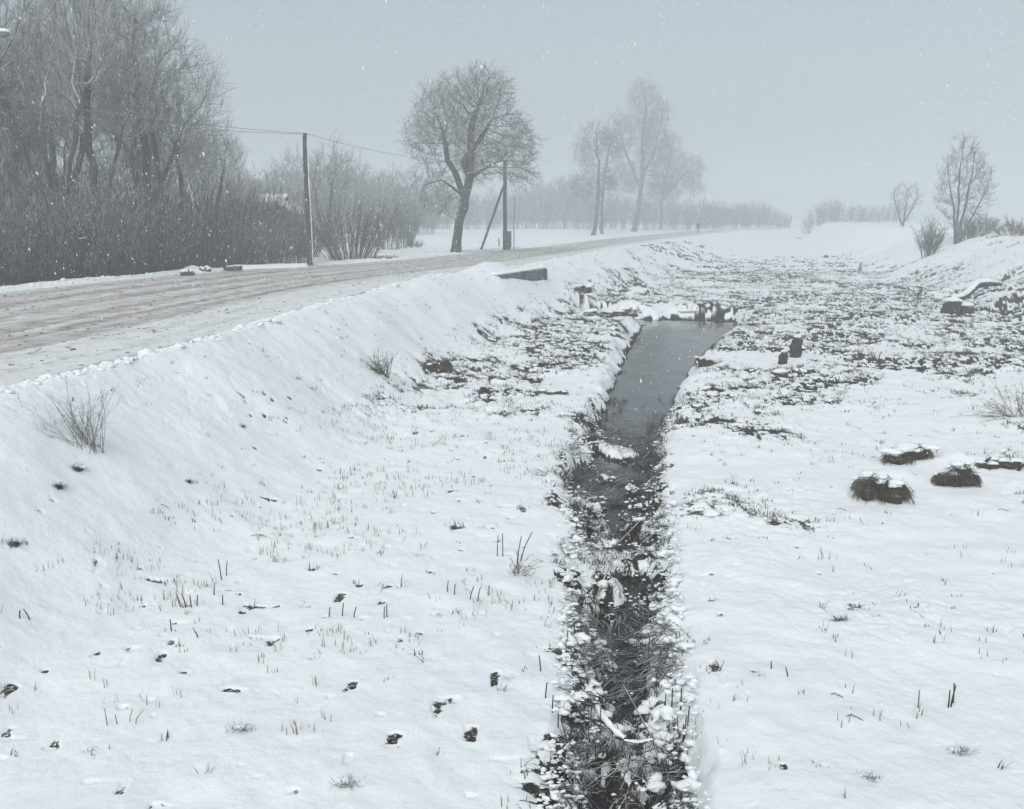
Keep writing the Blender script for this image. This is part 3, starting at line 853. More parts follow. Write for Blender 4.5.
gs = 'bare willow shrubs of the roadside thicket'
sh = [make_shrub('x', 4.6, 3.2, 80, (0, 0, -50), gs, 51, 'rime', tw=2), make_shrub('x', 4.4, 3.4, 85, (0, 0, -50), gs, 52, 'twig_red', .018, tw=2), make_shrub('x', 5.2, 2.8, 75, (0, 0, -50), gs, 53, 'rime', r0=.028, tw=2)]
thick_lab = 'upright bare willow shrub merging with its neighbours in the dense thicket below the grove trees'
used = [0, 0, 0]; r = np.random.default_rng(61)
spots = []
for px in range(-24, 302, 17):
    Y0 = np.interp(px, [-20, 0, 100, 200, 260, 300], [33.5, 35.0, 39, 45.5, 51, 54]); spots.append((px + r.uniform(-5, 5), Y0 + r.uniform(0, 1.2), (.9 if px < 210 else .72)))
for px in range(-20, 290, 24):
    Y0 = np.interp(px, [0, 100, 200, 260, 300], [39, 43, 50, 57, 62]); spots.append((px + r.uniform(-7, 7), Y0 + r.uniform(0, 3), (1.35 if px < 190 else 1.0)))
for px in range(-10, 260, 36):
    Y0 = np.interp(px, [0, 100, 200, 260, 300], [46, 50, 58, 64, 70]); spots.append((px + r.uniform(-7, 7), Y0 + r.uniform(0, 4), (1.6 if px < 190 else 1.25)))
spots += [(258, 60, 1.0), (270, 62, .95), (281, 61, .9), (290, 63, .85), (299, 66, .8), (247, 65, 1.1), (265, 67, 1.05)]
for i, (px, Y, sc) in enumerate(spots):
    k = int(r.integers(0, 3)); x, y, z = place(px, Y); sc *= r.uniform(.78, 1.22)
    if not used[k]:
        o = sh[k]; o.location = (x, y, z); o.scale = (sc,) * 3; o['label'] = thick_lab; used[k] = 1
    else:
        dup(sh[k], (x, y, z), r.uniform(0, 6.3), sc, thick_lab)

x, y, z = place(352, 57)
make_shrub('dome-shaped reddish willow bush of many upright stems right of the lone utility pole', 3.7, 4.6, 170, (x, y, z), None, 71, 'twig_red', .016, .62, 3, .5, .007)
for px, Y, h, w, sd, lab in [(306, 62, 2.6, 2.6, 72, 'low reddish bare bush behind the lone utility pole'), (388, 76, 3.6, 3.0, 73, 'loose pale bare shrub between the dome bush and the big lime'),
                             (405, 82, 4.4, 2.4, 74, 'tall thin bare shrub left of the big lime, behind the pale cabinet'), (928, 68, 2.6, 1.5, 75, 'dense dark bare shrub just left of the slender tree on the right bank'),
                             (968, 71, 1.6, 2.2, 76, 'low brushy growth at the foot of the slender tree on the right bank'), (1012, 66, 1.2, 2.4, 77, 'low dry brush on the bank top at the right edge of the frame'), (982, 78, 1.5, 2.6, 78, 'faint low brush on the bank top right of the slender tree')]:
    x, y, z = place(px, Y); make_shrub(lab, h, w, 60 if h > 2 else 45, (x, y, z), None, sd, 'twig_red' if sd in (72, 77, 78) else 'twig', .014, .6, 3, .45, .008, 'bare_shrub')

# two fading trees behind the dome bush
x, y, z = place(328, 84)
make_tree('bare_tree', 'faded bare tree behind the dome bush, right of the lone utility pole', 'tree', [[(0, 0, 0), (.1, 0, 2.5), (.3, 0, 5)], [(0, .1, .5), (-.8, 0, 3), (-1.2, 0, 5)]],
          [(.2, 0, 5.4, 2.4, 2.2, 2.4), (-1.2, 0, 4.4, 1.6, 1.6, 1.6)], 300, .35, .15, .014, dict(n=3, L=1, r=.013, up=.35, droop=0, sub=2, below=.06), (x, y, z), seed=81, bias=(0, 0, .2))


# far woods that read as one mass of fog-grey trunks and twigs
def far_wood(label, spots, seed, hfun, name='distant_wood'):
    r = np.random.default_rng(seed); mb = MB()
    for (px, Y) in spots:
        x = (px - CX) / F * Y; z = gz(x, Y) - .2; h = hfun(px) * r.uniform(.8, 1.1)
        nst = 12; a = r.uniform(0, 6.3, nst); q = r.uniform(0, 1, nst) ** .5
        t = np.linspace(0, 1, 5)[None, :, None]; b0 = np.c_[x + np.cos(a) * q * .7, Y + np.sin(a) * q * .7]
        hh = h * r.uniform(.6, 1, nst) * (1 - .25 * q)
        P = np.concatenate([b0[:, None] + (np.c_[np.cos(a), np.sin(a)] * (q * h * .22)[:, None])[:, None] * t ** 1.3 + r.normal(0, .02, (nst, 5, 2)) * h * t, z + hh[:, None, None] * t], 2)
        mb.tubes(P, np.linspace(1, .2, 5)[None] * .0045 * h * r.uniform(.5, 1.2, (nst, 1)), 3)
        D = unit(P[:, 1:] - P[:, :-1]); k = h * .16
        add_twigs(mb, P[:, 1:].reshape(-1, 3), D.reshape(-1, 3), k * 1.3, 6, .0026 * h, .5, 0, .6, .6, 3, int(r.integers(1e6)))
    o = mb.build(name, M['twig'], smooth=False); return tag(o, label, 'wood', kind='stuff')


r = np.random.default_rng(90)
far_wood('fog-grey wood far behind the field on the left', [(px + r.uniform(-5, 5), 135 + r.uniform(0, 25)) for px in range(225, 436, 6)], 91, lambda p: np.interp(p, [225, 260, 300, 345, 385, 410, 440], [8, 9, 10.5, 12.5, 9.5, 8, 6]))
far_wood('long dim wood edge across the far field', [(px + r.uniform(-4, 4), 205 + r.uniform(0, 40)) for px in range(425, 715, 4)], 92, lambda p: np.interp(p, [425, 500, 540, 560, 600, 700], [8, 8.5, 11, 13, 9, 6]))
far_wood('low faded wood where the road disappears', [(px + r.uniform(-3, 3), 215 + r.uniform(0, 25)) for px in range(696, 784, 3)], 93, lambda p: np.interp(p, [690, 740, 765, 785], [6.0, 6.5, 5.5, 3.2]))
far_wood('low faded scrub behind the right bank', [(px + r.uniform(-3, 3), 185 + r.uniform(0, 20)) for px in list(range(800, 836, 4)) + list(range(836, 900, 6))], 94, lambda p: np.interp(p, [798, 815, 850, 900], [3.4, 4.4, 4.0, 4.0]), 'distant_scrub')

# ------------------------------------------------------------------ poles, wires, cabinets


def rnd_tube(mb, pts, rad, sides, seed, amp=.06):
    r = np.random.default_rng(seed); n0 = mb.n; mb.tube(pts, rad, sides)
    c = mb.v[-1]; c += r.normal(0, amp * np.max(rad), c.shape) * np.array([1, 1, .3]); return mb


x, y, z = at_px(310, 266); mp = depth_px(x, y, z); PH = 129 * mp
pole = thing('utility_pole', 'lone dark wooden utility pole standing left of the road with one wire each way', 'utility pole', (x, y, z))
m_ = MB(); zz = np.linspace(-.3, PH, 12); rnd_tube(m_, np.c_[.02 * np.sin(zz), 0 * zz, zz], np.linspace(.15, .115, 12), 12, 1, .03); m_.build('shaft', M['post'], pole)
m_ = MB(); k = 24; zz = np.linspace(.2, PH - .1, k); rr0 = np.interp(zz, [-.3, PH], [.15, .115]); rs = np.random.default_rng(3)
m_.tubes(np.c_[.02 * np.sin(zz) + rr0 * .93, -.3 * rr0 + 0 * zz, zz][None], (rs.uniform(.018, .05, k))[None], 6); m_.build('snow_crust', M['snow'], pole)
m_ = MB(); blobs(m_, [(0, 0, PH + .01)], [(.13, .13, .08)], 4, .2); m_.build('snow_cap', M['snow'], pole)
m_ = MB(); m_.tube([(0, -.11, PH - .14), (0, -.2, PH - .16), (0, -.22, PH - .08)], .012, 6); iv = m_.build('insulator_hook', M['metal'], pole)
m_ = MB(); m_.tube([(0, -.22, PH - .10), (0, -.22, PH - .06), (0, -.22, PH - .02), (0, -.22, PH + .02)], [.03, .045, .03, .04], 10); m_.build('insulator', M['concrete'], iv)
WTOP = np.array([x, y - .22, z + PH - .02])

x2, y2, z2 = at_px(505, 250); mp = depth_px(x2, y2, z2); PH2 = 88 * mp
p2 = thing('utility_pole', 'braced utility pole right of the big lime trunk, strut leaning in from left', 'utility pole', (x2, y2, z2))
m_ = MB(); zz = np.linspace(-.3, PH2, 10); rnd_tube(m_, np.c_[0 * zz, 0 * zz, zz], np.linspace(.16, .12, 10), 12, 5, .03); m_.build('shaft', M['post'], p2)
m_ = MB(); b0 = np.array([-25 * mp, -.4, -.2]); b1_ = np.array([-.12, -.05, 62 * mp]); m_.tubes(np.array([[b0 + (b1_ - b0) * t for t in np.linspace(0, 1, 6)]]), np.full((1, 6), .085), 10); m_.build('brace', M['post'], p2)
m_ = MB(); m_.tube([(0, -.14, PH2 - .12), (0, -.24, PH2 - .14), (0, -.25, PH2 - .02)], .02, 8); m_.build('insulator', M['metal'], p2)
x3, y3, z3 = at_px(509, 249.5)
cb = thing('meter_cabinet', 'narrow dark grey meter cabinet standing against the braced pole', 'cabinet', (x3, y3 - .25, z3))
m_ = MB(); m_.box((0, 0, .78), (.36, .26, 1.15), 0, .012); m_.build('body', M['metal'], cb)
m_ = MB(); m_.box((0, -.142, .80), (.29, .02, 1.0), 0, .006); dr_ = m_.build('door', M['metal'], cb)
m_ = MB(); m_.box((.10, -.162, .80), (.02, .018, .12), 0, .004); m_.build('handle', M['post'], dr_)
m_ = MB(); m_.box((0, 0, .09), (.22, .18, .24), 0, .01); m_.build('plinth', M['concrete'], cb)
m_ = MB(); blobs(m_, [(0, 0, 1.37)], [(.2, .15, .07)], 7, .2); m_.build('snow_cap', M['snow'], cb)
x4, y4, z4 = at_px(514, 250.5); m_ = MB(); m_.tube([(x4, y4, z4 - .2), (x4, y4, z4 + 2), (x4 + .06, y4, z4 + 4.0)], [.035, .032, .03], 8)
tag(m_.build('metal_rod', M['metal']), 'thin pale metal rod standing just right of the meter cabinet', 'rod')
x4, y4, z4 = at_px(499, 248.5); m_ = MB(); rnd_tube(m_, [(x4, y4, z4 - .2), (x4 + .01, y4, z4 + .4), (x4, y4, z4 + .85)], .045, 8, 9)
tag(m_.build('stake', M['post']), 'short wooden stake in the snow left of the braced pole', 'stake')
x4, y4, z4 = at_px(410, 246)
cb = thing('concrete_marker', 'pale square concrete marker post left of the big lime', 'marker post', (x4, y4, z4))
m_ = MB(); m_.box((0, 0, .6), (.40, .34, 1.35), .3, .03); m_.build('shaft', M['concrete'], cb)
m_ = MB(); blobs(m_, [(0, 0, 1.28)], [(.24, .2, .10)], 8, .2); m_.build('snow_cap', M['snow'], cb)


def wire(a, b_, sag, label):
    t = np.linspace(0, 1, 40)[:, None]; P = np.array(a) * (1 - t) + np.array(b_) * t; P[:, 2] -= (4 * sag * t * (1 - t))[:, 0]
    m = MB(); m.tubes(P[None], np.full((1, 40), .011), 5)
    return tag(m.build('power_line', M['metal']), label, 'wire')


wire(WTOP, (x2, y2 - .25, z2 + PH2 - .02), .55, 'sagging wire from the lone pole to the braced pole')
wire(WTOP + np.array([-.02, 0, -.02]), (-19.5, 16.0, 6.1), .35, 'upper wire from the lone pole running left in front of the grove')
wire((WTOP[0] - .02, WTOP[1], WTOP[2] - .04), (-19.5, 16.0, 5.7), .45, 'lower wire from the lone pole running left in front of the grove')

# street lamp whose head reaches in at the left edge
Yl = 33.0; _d = ray(9, 35); _t = Yl / _d[1]; xl = _d[0] * _t - 1.42; zl = gz(xl, Yl); hz_ = CAMZ + _d[2] * _t
lamp = thing('street_lamp', 'snow-topped street lamp head poking in at the left edge of the frame', 'street lamp', (xl, Yl, zl))
m_ = MB(); m_.tube([(0, 0, -.2), (0, 0, 3), (0, 0, hz_ - zl - .4)], [.1, .085, .06], 10); m_.build('pole', M['metal'], lamp)
m_ = MB(); m_.tube([(0, 0, hz_ - zl - .45), (.1, 0, hz_ - zl - .12), (.45, 0, hz_ - zl), (.85, 0, hz_ - zl + .02)], .03, 8); m_.build('arm', M['metal'], lamp)
m_ = MB(); m_.tube([(.8, 0, hz_ - zl + .02), (.95, 0, hz_ - zl + .02), (1.25, 0, hz_ - zl + .03), (1.42, 0, hz_ - zl + .03)], [.04, .10, .12, .05], 10); m_.build('lamp_head', M['metal'], lamp)
m_ = MB(); blobs(m_, [(1.15, 0, hz_ - zl + .12)], [(.3, .13, .09)], 3, .2); m_.build('snow_cap', M['snow'], lamp)

# ------------------------------------------------------------------ sheds in the thicket


def shed(label, px0, px1, Y, zeave, zridge, dep, name, ridge_x=False, sd=1):
    xa = (px0 - CX) / F * Y; xb = (px1 - CX) / F * Y; cx = (xa + xb) / 2; w_2 = (xb - xa) / 2; g0 = gz(cx, Y) - .2
    root = thing(name, label, 'shed', (cx, Y, g0)); e = zeave - g0; rg = zridge - g0
    m = MB(); m.box((0, dep / 2, e / 2), (w_2 * 2, dep, e)); 
    if not ridge_x: m.add([(-w_2, 0, e), (w_2, 0, e), (0, 0, rg), (-w_2, dep, e), (w_2, dep, e), (0, dep, rg)], [[0, 1, 2], [5, 4, 3]])
    m.build('wall', M['plank'], root, False)
    m = MB(); sn = MB(); ov = .35
    for sg in (-1, 1):
        for (mm, o0, th) in ((m, .03, .08), (sn, .12, .16)):
            if not ridge_x:
                A_ = np.array([(0, -ov, rg), (sg * (w_2 + ov), -ov, e - (rg - e) * ov / w_2), (sg * (w_2 + ov), dep + ov, e - (rg - e) * ov / w_2), (0, dep + ov, rg)])
            else:
                A_ = np.array([(-w_2 - ov, dep / 2, rg), (-w_2 - ov, dep / 2 + sg * (dep / 2 + ov), e - .2), (w_2 + ov, dep / 2 + sg * (dep / 2 + ov), e - .2), (w_2 + ov, dep / 2, rg)])
            B_ = A_ + np.array([0, 0, o0]); C_ = B_ + np.array([0, 0, th])
            mm.add(np.vstack([B_, C_]), [[3, 2, 1, 0], [4, 5, 6, 7], [0, 1, 5, 4], [1, 2, 6, 5], [2, 3, 7, 6], [3, 0, 4, 7]])
    rf_ = m.build('roof', M['plank'], root, False); sn.build('snow_cover', M['snow'], rf_, False)
    m = MB(); m.box((w_2 * .2, -.03, e * .45), (.9, .05, e * .85), 0, .01); d_ = m.build('door', M['post'], root)
    m = MB(); m.box((w_2 * .2 + .3, -.08, e * .45), (.04, .04, .18)); m.build('handle', M['metal'], d_)
    m = MB(); m.tube([(w_2 * .5, dep * .4, e), (w_2 * .5, dep * .4, rg + .8)], .09, 10); m.build('chimney', M['metal'], rf_)
    return root


shed('small dark shed with a snowy sloping roof edge half hidden behind the thicket', 268, 296, 70, CAMZ + .35, CAMZ + .95, 4.0, 'wooden_shed')
shed('long low shed with a straight snowy eave behind the small dark shed', 248, 284, 80, CAMZ + 1.3, CAMZ + 1.65, 3.0, 'wooden_shed', True)

# ------------------------------------------------------------------ culvert walls and other masonry
pa = plane(497, 272.5, .12); pb = plane(543, 266.0, .12)
v_ = np.array(pb) - np.array(pa); L_ = np.hypot(*v_); rz_ = math.atan2(v_[1], v_[0])
cul = thing('culvert_headwall', 'grey concrete culvert headwall capped with snow at the near road edge', 'headwall', (pa[0], pa[1], 0), rz_)
cul2 = MB()
for k, (a_, b2) in enumerate([(0, .49), (.5, 1.0)]):
    cul2 = MB(); cul2.box((L_ * (a_ + b2) / 2, 0, -.36 - .02 * k), (L_ * (b2 - a_), .42, .80), 0, .05); cul2.build('concrete_block', M['concrete'], cul)
m_ = MB(); t = np.linspace(-.05, L_ + .03, 26); rs = np.random.default_rng(5)
for kk in range(26): blobs(m_, [(t[kk], .03, .06)], [(.24, .26 + .03 * math.sin(kk), .085 + .015 * math.sin(kk * 1.7))], kk, .15)
m_.build('snow_cap', M['snow'], cul)
m_ = MB(); rs = np.random.default_rng(8)
xx, yy_ = plane(540, 281, -.7)
blobs(m_, [(xx + rs.uniform(-.5, .5), yy_ + rs.uniform(-.6, .4), -.75 + rs.uniform(-.1, .15)) for _ in range(7)], [(rs.uniform(.2, .4), rs.uniform(.2, .35), rs.uniform(.15, .28)) for _ in range(7)], 9, .5)
tag(m_.build('rubble_heap', M['stone']), 'dark broken rubble below the end of the culvert headwall', 'rubble')

pa = plane(236, 268.5, .05); pb = plane(306, 266.5, .05); v_ = np.array(pb) - np.array(pa); L_ = np.hypot(*v_); rz_ = math.atan2(v_[1], v_[0])
cul = thing('concrete_kerb_wall', 'long low wall with a flat snow top beside the road left of the lone pole', 'low wall', (pa[0], pa[1], 0), rz_)
m_ = MB(); m_.box((L_ / 2, .2, .0), (L_, .36, .34), 0, .02); m_.build('concrete_beam', M['concrete'], cul)
m_ = MB(); n_ = 40; t = np.linspace(0, L_, n_); prof = [(-.30, -.10), (-.2, .13), (-.05, .19), (.3, .20), (.5, .15), (.6, -.1)]
V = np.array([[(tt, a_ + .02 * math.sin(tt * 2.3), b2 + .012 * math.sin(tt * 3.1 + a_ * 5)) for a_, b2 in prof] for tt in t]).reshape(-1, 3)
m_.add(V, [[i * 6 + j, (i + 1) * 6 + j, (i + 1) * 6 + j + 1, i * 6 + j + 1] for i in range(n_ - 1) for j in range(5)])
m_.f.append(np.array([[0, 1, 2, 3, 4, 5]])); m_.f.append(np.array([[(n_ - 1) * 6 + j for j in range(6)][::-1]]))
m_.build('snow_cap', M['snow'], cul)
x, y = plane(233, 269.5, .1); m_ = MB(); blobs(m_, [(x, y, .12)], [(.42, .26, .17)], 12, .5); tag(m_.build('stone', M['stone']), 'dark flat-topped stone at the left end of the low snowy wall', 'stone')
for px, py, s, lab, sd in [(205, 270.5, .3, 'snow-covered lump of rubble by the far road edge, right one of two', 13), (188, 273.5, .3, 'snow-covered lump of rubble by the far road edge, left one of two', 14)]:
    x, y = plane(px, py, .1); root = thing('rubble_lump', lab, 'rubble', (x, y, .05)); m_ = MB(); blobs(m_, [(-.5*s, 0, 0), (.4*s, .05, .02), (0, .1, .05)], [(s*.5, s * .4, .16), (s*.45, s*.4, .13), (s*.5, s*.4, .17)], sd, .6); m_.build('stone', M['stone'], root)
    m_ = MB(); blobs(m_, [(-.5*s, .05, .1), (.4*s, .1, .09), (0, .15, .14)], [(s * .5, s * .42, .12), (s*.45, s*.4, .1), (s*.5, s*.4, .11)], sd + 5, .4); m_.build('snow_cap', M['snow'], root)

# ------------------------------------------------------------------ stumps, logs and posts


def rough_post(label, px, py, hpx, wpx, lean, sd, name='wooden_post', mat='stump'):
    x, y, z = at_px(px, py); mp = depth_px(x, y, z); h = hpx * mp * 1.03; r0 = wpx * mp / 2
    root = thing(name, label, 'post', (x, y, z)); m = MB(); k = 9; zz = np.linspace(-.25, h, k)
    rnd_tube(m, np.c_[lean * zz, 0 * zz, zz], r0 * np.array([1.05, 1.1, 1.0, .97, 1.0, .95, .92, .78, .35]), 14, sd, .15); m.build('shaft', M[mat], root)
    m = MB(); blobs(m, [(lean * h, .02, h - .0)], [(r0 * .7, r0 * .7, .05)], sd, .25); m.build('snow_cap', M['snow'], root)
    return root


rough_post('taller dark rotten post leaning right on the rough ground right of the ditch', 795, 356, 21, 11, .08, 21)
rough_post('short dark rotten post just left of the taller one', 782, 364, 13, 9, .12, 22)
rough_post('small pale yellowish stake at the foot of the right bank', 860, 272, 9, 2.6, .02, 23, 'stake', 'tan')
x, y, z = at_px(780, 376); root = thing('stump', 'low rotten stump almost buried in snow in front of the two dark posts', 'stump', (x, y, z))
m_ = MB(); rnd_tube(m_, [(0, 0, -.1), (0, 0, .08), (0, 0, .17)], [.22, .2, .15], 14, 24); m_.build('wood', M['stump'], root)
m_ = MB(); blobs(m_, [(0, .02, .17)], [(.22, .2, .07)], 25, .3); m_.build('snow_cap', M['snow'], root)

x, y, z = at_px(957, 315); mp = depth_px(x, y, z)
root = thing('tree_stump', 'big dark sawn stump under a snow cap at the foot of the right bank', 'stump', (x, y, z))
m_ = MB(); rnd_tube(m_, [(-.22, 0, -.2), (-.22, 0, .2), (-.24, 0, .5), (-.25, 0, .62)], [.44, .37, .33, .27], 18, 31, .16); m_.build('wood', M['stump'], root)
m_ = MB(); rnd_tube(m_, [(.36, .05, -.2), (.36, .05, .15), (.36, .05, .42)], [.38, .32, .25], 16, 32, .16); m_.build('wood', M['stump'], root)
m_ = MB(); blobs(m_, [(-.26, .05, .62), (-.05, .1, .60), (.36, .08, .42)], [(.40, .38, .13), (.3, .3, .1), (.34, .32, .11)], 33, .2); m_.build('snow_cap', M['snow'], root)
root = thing('fallen_log', 'bent fallen trunk with snow on top lying from the big stump up the right bank', 'log', (x, y, z))
pts = np.array([(-.1, .3, .62), (.35, .5, .66), (.8, .9, .78), (1.2, 1.3, 1.0), (1.5, 1.6, 1.15), (2.1, 1.8, 1.2), (2.7, 1.9, 1.15)])
m_ = MB(); rnd_tube(m_, pts, np.array([.10, .11, .11, .12, .15, .12, .05]), 10, 34, .06); m_.build('trunk', M['stump'], root)
m_ = MB(); rnd_tube(m_, pts + np.array([0, .05, .11]), np.array([.09, .11, .11, .12, .15, .13, .05]), 10, 35, .05); m_.build('snow_cap', M['snow'], root)

for px, py, s, lab in [(826, 258, .28, 'small dark stone alone on the snowy valley floor far up the right side'), (800, 239, .9, 'long low dark object in the snow where the valley ends')]:
    x, y, z = at_px(px, py); m_ = MB(); blobs(m_, [(x, y, z + .1)], [(s, s * .6, .28 if s < .5 else .18)], 41, .4); tag(m_.build('stone', M['stone']), lab, 'stone')


# ------------------------------------------------------------------ grass tussocks with snow hoods
def tussock(label, px, py, wpx, hpx, sd, cap=1.0, mat='grass', name='grass_tussock', nb=1300):
    x, y, z = at_px(px, py); mp = depth_px(x, y, z); w = wpx * mp / 2; h = hpx * mp * 1.05; r = np.random.default_rng(sd)
    root = thing(name, label, 'tussock', (x, y + w * .5, z))
    k = 3 if wpx < 30 else (4 if wpx < 60 else 6); lx = np.linspace(-.62, .62, k) * w + r.normal(0, .08, k) * w; ly = r.normal(0, .28, k) * w
    lw = w * r.uniform(.32, .58, k) * (1.6 if k == 3 else 1.15 if k == 4 else .85); lh = h * r.uniform(.55, 1.0, k)
    core = MB(); blobs(core, np.c_[lx, ly, lh * .1], np.c_[lw * .52, lw * .42, lh * .42], sd, .6); core.build('root_clump', M['stump'], root)
    m = MB()
    for q_ in range(k):
        nq = nb // k + 60; a = r.uniform(0, 2 * math.pi, nq); q = r.uniform(.15, 1, nq) ** .7; lump = 1 + .25 * np.sin(a * 3 + sd + q_) + .2 * np.sin(a * 7 + q_)
        top = np.c_[lx[q_] + np.cos(a) * lw[q_] * .62 * q * lump, ly[q_] + np.sin(a) * lw[q_] * .5 * q * lump, lh[q_] * (1.0 - .55 * q ** 2) * r.uniform(.75, 1.1, nq)]
        d = np.c_[np.cos(a + r.normal(0, .5, nq)), np.sin(a + r.normal(0, .5, nq)) * .8, r.normal(.1, .3, nq)]
        l = r.uniform(.25, 1.0, nq)[:, None] * lh[q_]; wl = r.uniform(.0, 1, (nq, 1))
        P = np.stack([top - d * l * .1, top + d * l * .26 + np.array([0, 0, 1]) * l * .05, top + d * l * .44 - np.array([0, 0, .34]) * l * wl, top + d * l * .55 - np.array([0, 0, .85]) * l * wl], 1)
        P[:, :, 2] = np.maximum(P[:, :, 2], -.02)
        m.tubes(P, np.array([1, .9, .7, .3])[None] * r.uniform(.0025, .0065, (nq, 1)), 3)
    m.build('grass_skirt', M[mat], root)
    m = MB(); nbs = k * 3; aa = r.uniform(0, 2 * math.pi, nbs); qq = r.integers(0, k, nbs)
    sb = lw[qq] * r.uniform(.18, .42, nbs); blobs(m, np.c_[lx[qq] + np.cos(aa) * lw[qq] * .95, ly[qq] + np.sin(aa) * lw[qq] * .8, np.full(nbs, -.01)], np.c_[sb * 1.5, sb * 1.2, sb * .45], sd + 2, .5); m.build('snow_base', M['snow'], root)
    if cap:
        m = MB(); kc = k * 4; ci = np.arange(kc) % k
        C = np.c_[lx[ci] + r.normal(0, .32, kc) * lw[ci], ly[ci] + lw[ci] * r.uniform(-.25, .6, kc), lh[ci] * r.uniform(.82, 1.08, kc)]
        sz = lw[ci] * r.uniform(.24, .58, kc) * cap
        blobs(m, C, np.c_[sz * 1.15, sz, np.minimum(sz * .45, lh[ci] * .24)], sd, .5); m.build('snow_cap', M['snow'], root)
    return root


tussock('largest overhanging tussock of dark grass with a snow hood on the right flat', 890, 503, 62, 26, 51, .9)
tussock('compact dark tussock with blades hanging like a fringe, right of the largest tussock', 962, 487, 44, 22, 52, .85)
tussock('ragged tussock broken by snow, behind and above the largest tussock', 915, 466, 56, 16, 53, 1.0)
tussock('small dark tuft of grass near the right edge beside a slanting stub', 1003, 470, 40, 12, 54, 1.0)
tussock('dark bushy clump of grass low on the road slope, right of the pale brushy one', 437, 373, 24, 15, 55, .5)
tussock('dark grass clump on the slope just right of the culvert headwall', 573, 296, 40, 8, 56, .9)
tussock('flat dark grass clump on the left flat halfway to the water', 552, 397, 26, 6, 57, 1.0)
tussock('dark tuft at the right water edge beside the bend', 706, 368, 16, 9, 58, .9)
tussock('long dark overhanging bank of grass left of the open water', 616, 319, 70, 9, 59, 1.0, nb=900)
tussock('snowy mound of grass at the head of the open water', 690, 317, 84, 9, 60, 1.3, nb=700)
x, y, z = at_px(968, 462)
for px, py, dx, hpx, lab in [(982, 468, .09, 13, 'slanting dark stub sticking out of snow behind the fringed tussock'), (1016, 471, .12, 11, 'thick slanting stub by the right edge beside a small tuft')]:
    x, y, z = at_px(px, py); mp = depth_px(x, y, z); m_ = MB(); rnd_tube(m_, [(x, y, z - .1), (x + dx * .5, y, z + hpx * mp * .5), (x + dx * 1.3, y, z + hpx * mp)], [.03, .028, .022], 8, 61); tag(m_.build('stub', M['stump']), lab, 'stub')

gt_lab = [(12, 545, 20, 'dark hole of grass under a snow edge at the left edge'), (348, 789, 26, 'black leafy tuft near the bottom edge left of the ditch'), (240, 734, 24, 'dark tuft under snow at lower left with pale stalks beside it'),
          (505, 681, 14, 'small dark tuft of grass in smooth snow close to the ditch on its left'), (962, 753, 22, 'dark tuft at lower right with a bent stem beside it'), (869, 783, 22, 'dark tuft near the bottom edge at right'),
          (838, 623, 20, 'flat dark tuft in the smooth snow right of the ditch'), (757, 681, 14, 'small upright tuft right of the ditch with two short stubs'), (94, 752, 16, 'small tuft by the lower left corner'), (187, 482, 12, 'tiny dark tuft on the slope below the dry bush'),
          (56, 484, 18, 'dark hollow of grass under the dry bush'), (75, 466, 20, 'broken dark grass just below the dry bush'), (418, 557, 10, 'tiny dark tuft alone in the middle of the left flat'), (640, 690, 14, 'x')]
for i, (px, py, wpx, lab) in enumerate(gt_lab[:-1]):
    x, y, z = at_px(px, py); mp = depth_px(x, y, z); w = wpx * mp / 2
    root = thing('grass_tuft', lab, 'grass tuft', (x, y, z)); r = np.random.default_rng(200 + i)
    m = MB(); blobs(m, [(0, w * .3, 0)], [(w * .5, w * .3, w * .26)], i, .6); m.build('root_clump', M['stump'], root)
    m = MB(); P0 = np.c_[r.normal(0, w * .42, 70), r.normal(0, w * .2, 70), np.zeros(70)]; blades(m, P0, 4, w * .8, w * .12, .005, 1.5, i); m.build('blade_fan', M['reed'], root, False)
    m = MB(); blobs(m, [(w * r.uniform(-.5, -.1), w * .5, w * .30), (w * .45, w * .6, w * .24)], [(w * .65, w * .5, w * .24), (w * .5, w * .4, w * .2)], i + 3, .35); m.build('snow_cap', M['snow'], root)


# ------------------------------------------------------------------ dry bushes and stalks
def dry_bush(label, px, py, wpx, hpx, n, lean, sd, mat='grass', rad=.0035, name='dry_bush'):
    x, y, z = at_px(px, py); mp = depth_px(x, y, z); w = wpx * mp; h = hpx * mp; r = np.random.default_rng(sd)
    root = thing(name, label, 'bush', (x, y, z)); t = np.linspace(0, 1, 7)[None, :, None]
    b0 = np.c_[r.normal(0, w * .11, n), r.normal(0, w * .08, n), np.full(n, -.05)]
    ang = r.uniform(-1, 1, n) * .9 + lean; l = h * r.uniform(.55, 1.1, n); bend = r.normal(0, .8, n)
    ex = np.c_[np.sin(ang) * w / h * 1.0, r.normal(0, .35, n), np.cos(ang) * .95]
    P = b0[:, None] + ex[:, None] * l[:, None, None] * t; P[:, :, 0] += (bend * l * .3)[:, None] * (t[..., 0] ** 2); P[:, :, 2] -= (np.abs(ang) * .22 * l)[:, None] * t[..., 0] ** 2.5
    m = MB(); m.tubes(P, np.linspace(1, .35, 7)[None] * rad * r.uniform(.7, 1.4, (n, 1)), 4); m.build('stem_fan', M[mat], root)
    m = MB(); add_twigs(m, P[:, 2:6].reshape(-1, 3), unit(P[:, 3:7] - P[:, 2:6]).reshape(-1, 3), h * .24, 1, rad * .55, .2, .1, .9, .6, 2, sd); m.build('twig_spray', M[mat], root)
    return root


